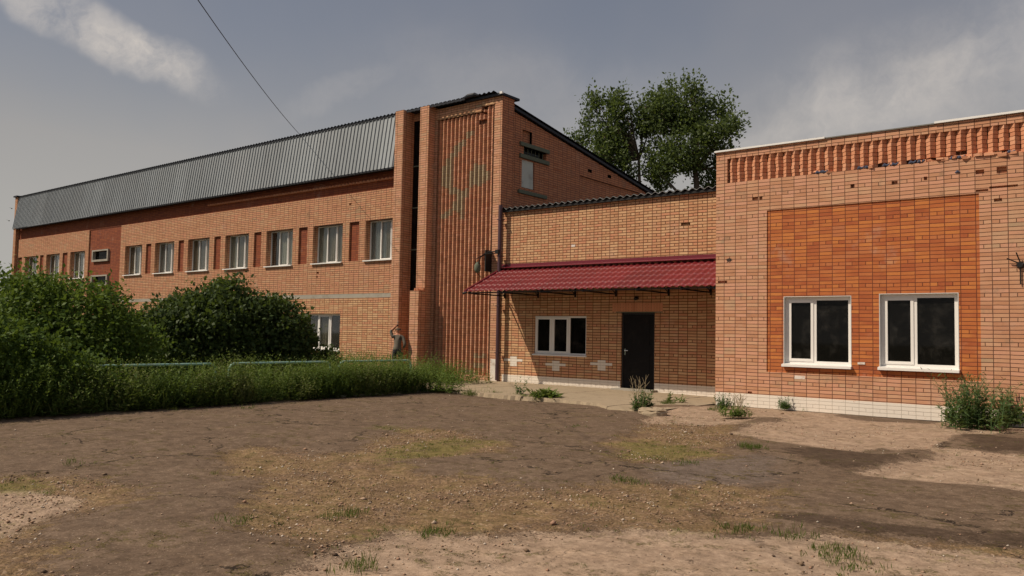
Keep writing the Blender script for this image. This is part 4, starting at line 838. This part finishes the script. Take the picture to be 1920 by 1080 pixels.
# loose stones (stuff)
cand = np.column_stack([rng.uniform(-13.9, 1.5, 260000), rng.uniform(1.8, 16.4, 260000)])
gr = samp(grav, cand[:, 0], cand[:, 1]); co_ = samp(conc, cand[:, 0], cand[:, 1]); cl_ = fbm(cand[:, 0], cand[:, 1], 1.1, 61)
keep = rng.random(len(cand)) < (.30*gr*np.clip((cl_-.40)*5, .08, 1)+.13*co_*np.clip((cl_-.44)*5, .05, 1)+.010); Q = cand[keep]; n = len(Q)
OC = np.array([[1, 0, 0], [0, 1, 0], [-1, 0, 0], [0, -1, 0], [0, 0, 1], [0, 0, -1]], float); OF = np.array([[0, 1, 4], [1, 2, 4], [2, 3, 4], [3, 0, 4], [1, 0, 5], [2, 1, 5], [3, 2, 5], [0, 3, 5]])
sz = .006+.013*rng.random(n)**3+.022*(rng.random(n) > .995); a = rng.random(n)*6.28; V = OC[None]*rng.uniform(.6, 1.3, (n, 6, 1))*np.stack([sz, sz*.8, sz*.55], -1)[:, None]
ca, sa = np.cos(a)[:, None], np.sin(a)[:, None]; V = np.stack([V[..., 0]*ca-V[..., 1]*sa, V[..., 0]*sa+V[..., 1]*ca, V[..., 2]], -1)+np.column_stack([Q, gh_(Q[:, 0], Q[:, 1])+sz*.3])[:, None]
me = bpy.data.meshes.new('gravel'); fill(me, V.reshape(-1, 3), (OF[None]+np.arange(n)[:, None, None]*6).reshape(-1, 3)); me.attributes.new('rnd', 'FLOAT', 'FACE').data.foreach_set('value', np.repeat(rng.random(n), 8).astype(np.float32))
MT['stone'] = loose_brick('gravel_stone', [(.10, .065, .045), (.22, .15, .095), (.31, .20, .13), (.37, .22, .15), (.42, .31, .22), (.62, .54, .45)]); me.materials.append(MT['stone'])
tag(link('gravel', me), 'loose stones and brick crumbs strewn over the yard', 'gravel', kind='stuff')

# ------------------------------------------------------------------ bushes
def bush(name, base, ells, ncl, per, cs, ll, mt, label, cat, seed, **kw):
    tb = thing(name, base, label, cat); f, cc = crown('foliage', ells, ncl, per, cs, ll, mt, tb, seed, **kw)
    b = MB(); rs = random.Random(seed)
    for i in range(7):
        c = cc[rs.randrange(len(cc))]; b.tube([(base[0]+rs.uniform(-.3, .3), base[1]+rs.uniform(-.3, .3), 0), ((base[0]+c[0])/2, (base[1]+c[1])/2, c[2]*.6), tuple(c)], [.03, .02, .006], 5)
    b.build('stems', 'bark', tb); return tb
bush('front_bush', (-15.6, 4.9, 0), [(-15.6, 4.5, .75, 1.2, 1.5, 1.05), (-15.35, 5.6, .55, .95, 1.1, .85), (-16.2, 4.0, .85, 1.5, 1.5, .95), (-15.0, 6.5, .35, .7, .9, .55)], 1500, 26, .11, .085, 'leaf_bush', 'dark green rounded bush at the left end of the weeds, nearest the yard', 'bush', 21, shell=.7)
bush('tall_bush', (-17.4, 7.2, 0), [(-17.6, 6.3, 1.2, 1.5, 1.3, 1.20), (-17.3, 7.3, 1.2, 1.4, 1.1, 1.15), (-17.6, 5.0, .8, 1.4, 1.3, .95), (-17.2, 8.2, .75, 1.0, .85, .95), (-16.7, 7.3, .7, 1.0, 1.3, .8)], 2300, 28, .12, .09, 'leaf_olive', 'tall light green bush hiding the left end of the building', 'bush', 22, shell=.7, elong=1.5)
bush('lilac_bush', (-18.7, 12.2, 0), [(-18.8, 11.3, 1.35, 1.2, 1.2, 1.10), (-18.9, 11.9, 1.65, .8, .7, 1.02), (-18.7, 12.9, 1.15, 1.1, 1.15, 1.13), (-18.6, 13.5, .85, .8, .75, .95), (-18.6, 10.4, 1.0, 1.0, 1.1, 1.05)], 2000, 26, .12, .11, 'leaf_lilac', 'wide dark glossy leaved bush in front of the ground floor window', 'bush', 23, shell=.72)
bush('window_shrub', (-18.3, 15.2, 0), [(-18.4, 14.75, .45, .4, .38, .5)], 90, 26, .10, .10, 'leaf_lilac', 'small dark shrub right under the ground floor window, beside the wide bush', 'bush', 24)
bush('far_sapling', (-20.5, 6.0, 0), [(-20.6, 6.15, 1.6, .45, .35, 1.5)], 70, 14, .09, .07, 'leaf_bush', 'thin sparse sapling against the sky at the left edge of the photo', 'bush', 25, elong=2.0)
bush('distant_shrub', (-60, 16, 0), [(-60, 15, 1.3, 4, 3.5, 1.8), (-63, 20, 1.3, 4, 3.5, 2.0)], 700, 22, .35, .28, 'leaf_bush', 'hazy pale shrub far off behind the left corner of the building', 'bush', 26)

# ------------------------------------------------------------------ weeds standing by the walls
def weed(name, px, py, h, n, sp, mt, label, seed, ll=.08, nl=14, dry=0, z=None, wr=.36, **kw):
    x, y = gp(px, py); r = np.random.default_rng(seed); z = (.03 if z is None else z); tw_ = thing(name, (x, y, z), label, 'weed')
    xy = np.column_stack([r.normal(x, sp, n), r.normal(y, sp, n)]); plants('leaves', xy, np.full(n, z), h*r.uniform(.35, 1, n), mt, seed, nl, ll, tw_, wr=wr, **kw)
    if dry:
        b = MB()
        for i in range(dry):
            a = r.random()*6.28; q = Vector((x+r.normal()*sp, y+r.normal()*sp*.5, z)); tp = q+Vector((math.cos(a)*.12, math.sin(a)*.1, h*r.uniform(1.3, 1.9))); b.tube([q, q.lerp(tp, .5)+Vector((.02, 0, 0)), tp], [.006, .005, .003], 4)
            for k in range(5):
                s_ = q.lerp(tp, .45+.1*k); b.tube([s_, s_+Vector((r.normal()*.08, r.normal()*.05, .12))], [.004, .002], 4)
        b.build('dry_stalk', 'twig', tw_)
    return tw_
weed('dock_weed', 1022, 750, .20, 40, .16, 'leaf_weed', 'low broad leaved weed spreading on the front edge of the walk', 31, .20, 7, wr=.42)
weed('slender_weed', 974, 745, .50, 9, .04, 'leaf_thistle', 'slender upright grey green weed standing alone by the walk edge', 32, .10, 12)
weed('door_weed', 1203, 772, .42, 44, .10, 'leaf_thistle', 'dark leafy weed with dry forked stalks in front of the door', 33, .10, 13, dry=5)
weed('seedling_weed', 1255, 757, .26, 10, .05, 'leaf_weed', 'small pale green sprout on the walk right of the door', 34, .09, 10)
weed('seedling_weed', 1275, 757, .18, 5, .06, 'leaf_weed', 'low leaning sprout on the walk, nearest the pink corner', 35, .11, 8)
weed('corner_weed', 1357, 770, .36, 36, .10, 'leaf_thistle', 'leafy weed at the left foot of the pink brick corner', 36, .07, 14)
weed('corner_weed', 1383, 784, .22, 44, .12, 'leaf_weed', 'low spreading weed with thin dry stalks before the white painted base', 37, .09, 10, dry=6)
weed('base_weed', 1469, 770, .28, 28, .06, 'leaf_thistle', 'small bushy weed against the white base below the left window', 38, .08, 12)
weed('thistle_clump', 1822, 806, .95, 110, .25, 'leaf_thistle', 'large bushy thistle clump below the right hand window', 39, .13, 20, wr=.30, lean=.26)
weed('thistle_clump', 1893, 800, .70, 44, .12, 'leaf_thistle', 'narrower thistle clump right of the large one at the picture edge', 40, .12, 18, wr=.30)
weed('tower_weed', 838, 738, .60, 46, .20, 'leaf_weed', 'bushy green weed clump at the end of the strip before the tower', 41, .10, 15)
weed('sprig_weed', 905, 742, .24, 8, .22, 'leaf_weed', 'few thin sprigs growing out of the walk edge by the tower', 42, .06, 8)

# ------------------------------------------------------------------ pipe rails
def hoop(y0, y1, label):
    X = -15.0; b = MB(); r = .14; zt = .76; pts = [(X, y0, 0), (X, y0, zt-r)]
    for k in range(1, 6): a = k/6*math.pi/2; pts.append((X, y0+r-r*math.cos(a), zt-r+r*math.sin(a)))
    pts += [(X, y0+r, zt), (X, y1-r, zt)]
    for k in range(1, 6): a = k/6*math.pi/2; pts.append((X, y1-r+r*math.sin(a), zt-r+r*math.cos(a)))
    pts += [(X, y1, zt-r), (X, y1, 0)]; b.tube(pts, .026, 10); o = b.build('pipe_rail', 'rail', smooth=True); return tag(o, label, 'rail', 'mint green pipe rails in the weeds')
hoop(6.65, 9.25, 'mint green bent pipe rail beside the tall bush, farthest left'); hoop(9.55, 12.17, 'mint green bent pipe rail in the middle of the row'); hoop(12.42, 14.75, 'mint green bent pipe rail nearest the standing person')

# ------------------------------------------------------------------ person
def person(loc, label):
    R = Vector((.78, .62, 0)); Fd = Vector((-.62, .78, 0)); o = Vector(loc)
    Pp = lambda r, f, z: o+R*r+Fd*f+Vector((0, 0, z))
    root = thing('person', loc, label, 'person')
    J = {'pel': ((0, 0, .90), .135), 'wst': ((0, .0, 1.04), .125), 'chs': ((0, .01, 1.22), .15), 'nck0': ((0, .01, 1.36), .075), 'nck': ((0, .02, 1.42), .052), 'hd0': ((.01, .03, 1.49), .085), 'hd': ((.01, .02, 1.56), .095), 'hdt': ((.01, .01, 1.61), .06),
         'lh': ((-.09, 0, .86), .10), 'lk': ((-.10, .03, .47), .062), 'la': ((-.10, -.02, .09), .045), 'lt': ((-.12, .15, .03), .035),
         'rh': ((.09, 0, .86), .10), 'rk': ((.11, .05, .47), .062), 'ra': ((.12, 0, .09), .045), 'rt': ((.14, .17, .03), .035),
         'ls': ((-.17, 0, 1.32), .062), 'le': ((-.235, .03, 1.50), .052), 'lw': ((-.085, .0, 1.635), .036),
         'rs': ((.17, 0, 1.31), .066), 're': ((.25, -.08, 1.08), .052), 'rw': ((.16, .06, .90), .030)}
    Ed = [('pel', 'wst'), ('wst', 'chs'), ('chs', 'nck0'), ('nck0', 'nck'), ('nck', 'hd0'), ('hd0', 'hd'), ('hd', 'hdt'), ('pel', 'lh'), ('lh', 'lk'), ('lk', 'la'), ('la', 'lt'), ('pel', 'rh'), ('rh', 'rk'), ('rk', 'ra'), ('ra', 'rt'), ('nck0', 'ls'), ('ls', 'le'), ('le', 'lw'), ('nck0', 'rs'), ('rs', 're'), ('re', 'rw')]
    rad = {k: v[1] for k, v in J.items()}; pos_ = {k: Pp(*v[0]) for k, v in J.items()}
    def hand(w_, d, side, s):
        d = d.normalized(); sd = d.cross(Fd).normalized(); pos_['p'+s] = pos_[w_]+d*.06; rad['p'+s] = .030; Ed.append((w_, 'p'+s))
        for k, (off, ln_) in enumerate(((-.024, .065), (-.008, .078), (.008, .074), (.024, .058))):
            a = pos_['p'+s]+sd*off+d*.02; pos_[f'f{k}{s}'] = a; rad[f'f{k}{s}'] = .010; pos_[f'g{k}{s}'] = a+d*ln_*.55; rad[f'g{k}{s}'] = .009; pos_[f'h{k}{s}'] = a+d*ln_*.85+Fd*.03*side; rad[f'h{k}{s}'] = .008
            Ed.extend([('p'+s, f'f{k}{s}'), (f'f{k}{s}', f'g{k}{s}'), (f'g{k}{s}', f'h{k}{s}')])
        pos_['t'+s] = pos_[w_]+d*.03+sd*.045; rad['t'+s] = .010; pos_['u'+s] = pos_['t'+s]+d*.04+Fd*.015; rad['u'+s] = .009; Ed.extend([(w_, 't'+s), ('t'+s, 'u'+s)])
    hand('lw', pos_['lw']-pos_['le'], 1, 'a'); hand('rw', Vector((0, 0, -1))+Fd*.3, 1, 'b')
    keys = list(pos_); me = bpy.data.meshes.new('body'); me.from_pydata([tuple(pos_[k]) for k in keys], [(keys.index(a), keys.index(b_)) for a, b_ in Ed], [])
    ob = bpy.data.objects.new('body', me); COL.objects.link(ob); sk = ob.modifiers.new('s', 'SKIN')
    for i, k in enumerate(keys): me.skin_vertices[0].data[i].radius = (rad[k], rad[k]*(.72 if k in ('pel', 'wst', 'chs') else 1)); me.skin_vertices[0].data[i].use_root = (k == 'pel')
    sb = ob.modifiers.new('d', 'SUBSURF'); sb.levels = sb.render_levels = 2
    dg = bpy.context.evaluated_depsgraph_get(); nm = bpy.data.meshes.new_from_object(ob.evaluated_get(dg)); bpy.data.objects.remove(ob); nm.name = 'body'
    for k in ('skin', 'shirt', 'pants', 'black_metal', 'hairm'): nm.materials.append(MT[k])
    hc = pos_['hd']
    for f in nm.polygons:
        c = f.center; z = c.z-o.z; lr = (c-o).dot(R); ff = (c-o).dot(Fd); mi = 1
        if z < .08: mi = 3
        elif z < .93 and abs(lr) < .22 and (c-pos_['rw']).length > .12: mi = 2
        elif z > 1.39 and abs(lr) < .12 and (c-pos_['lw']).length > .07: mi = 4 if (z > 1.53 and ff < .05 or z > 1.6) and (c-hc).length < .16 else 0
        elif (c-pos_['le']).dot((pos_['lw']-pos_['le']).normalized()) > .06 and z > 1.45: mi = 0
        elif z < .98 and lr > .13: mi = 0
        f.material_index = mi; f.use_smooth = True
    bo = link('body', nm, root)
    b = MB(); hp = pos_['pa']+Vector((0, 0, .05))+R*.03; b.rbox(hp.x, hp.y, hp.z+.05, .02, .02, .09, .5, .4); b.build('held_object', 'paper', root)
    # ears and nose
    b = MB()
    for s_ in (-1, 1): q = Pp(.01+s_*.093, .02, 1.54); b.rbox(q.x, q.y, q.z, .018, .035, .06, math.atan2(Fd.y, Fd.x)-math.pi/2)
    q = Pp(.01, .125, 1.54); b.rbox(q.x, q.y, q.z, .025, .03, .04, math.atan2(Fd.y, Fd.x)-math.pi/2); b.build('face_features', 'skin', root)
    return root
person((-18.98, 18.05, 0), 'person in grey shirt and dark trousers by the pilaster, one arm raised')

# ------------------------------------------------------------------ trees behind
def tree(name, base, top, px_ells, Yp, label, seed, ncl, per, r0):
    tr = thing(name, base, label, 'tree'); E = []
    for cx, cy, rx, ry in px_ells:   # crown lobes: centre and size at the tree's own distance
        rr_ = ray(cx, cy); tt_ = Yp/rr_.y; c = rr_*tt_; k = tt_/FPX; dy = random.Random(int(cx+cy)).uniform(-1, 1)*1.2
        E.append((c.x, c.y+dy, c.z+HC, rx*k*1.08, rx*k*.9, ry*k))
    f, cc = crown('crown', E, ncl, per, .20, .18, 'leaf_tree', tr, seed, elong=2.6, zmin=3, shell=.45, upb=.6)
    b = MB(); idx = random.Random(seed).sample(range(len(cc)), 46); limbs(b, base, top, [tuple(cc[i]) for i in idx], r0, seed); b.build('trunk', 'bark', tr, smooth=True); return tr
tree('poplar_tree', (-23.6, 42, 0), (-24.0, 42, 12), [(1140, 300, 40, 30), (1158, 245, 34, 32), (1125, 262, 24, 18), (1092, 258, 22, 9), (1165, 330, 26, 24), (1178, 205, 20, 26), (1128, 200, 11, 18), (1150, 190, 9, 16), (1105, 225, 9, 14), (1180, 292, 12, 30), (1195, 228, 20, 24)], 42, 'left tree behind the entrance roof, next to the sloping gable', 51, 400, 30, .3)
tree('poplar_tree', (-20.6, 43, 0), (-20.8, 43, 13.5), [(1250, 225, 40, 36), (1298, 210, 38, 36), (1252, 300, 32, 40), (1305, 285, 40, 46), (1350, 262, 26, 16), (1384, 246, 20, 9), (1318, 338, 30, 24), (1222, 205, 20, 30), (1232, 335, 18, 18), (1340, 192, 12, 18), (1292, 165, 8, 15), (1262, 175, 8, 16), (1312, 170, 7, 12), (1240, 180, 8, 12), (1352, 225, 18, 14), (1345, 300, 18, 22)], 43, 'broad right tree rising behind the corner of the pink block', 52, 700, 30, .4)
# ------------------------------------------------------------------ birds
for px, py, lb in ((22, 391, 'tiny dark bird in the sky beside the left corner, the upper one'), (17, 414, 'tiny dark bird in the sky beside the left corner, the lower one')):
    c = ray(px, py).normalized()*60+Vector((0, 0, HC)); b = MB(); b.tube([c+Vector((-.09, 0, 0)), c, c+Vector((.1, 0, .01))], [.012, .035, .01], 6)
    b.quad(tuple(c+Vector((-.03, 0, .01))), tuple(c+Vector((.04, 0, .01))), tuple(c+Vector((.0, .16, .06))), tuple(c+Vector((-.04, .15, .06)))); b.quad(tuple(c+Vector((.04, 0, .01))), tuple(c+Vector((-.03, 0, .01))), tuple(c+Vector((-.04, -.15, .06))), tuple(c+Vector((.0, -.16, .06))))
    tag(b.build('bird', 'black_metal'), lb, 'bird', 'birds in the sky at left')
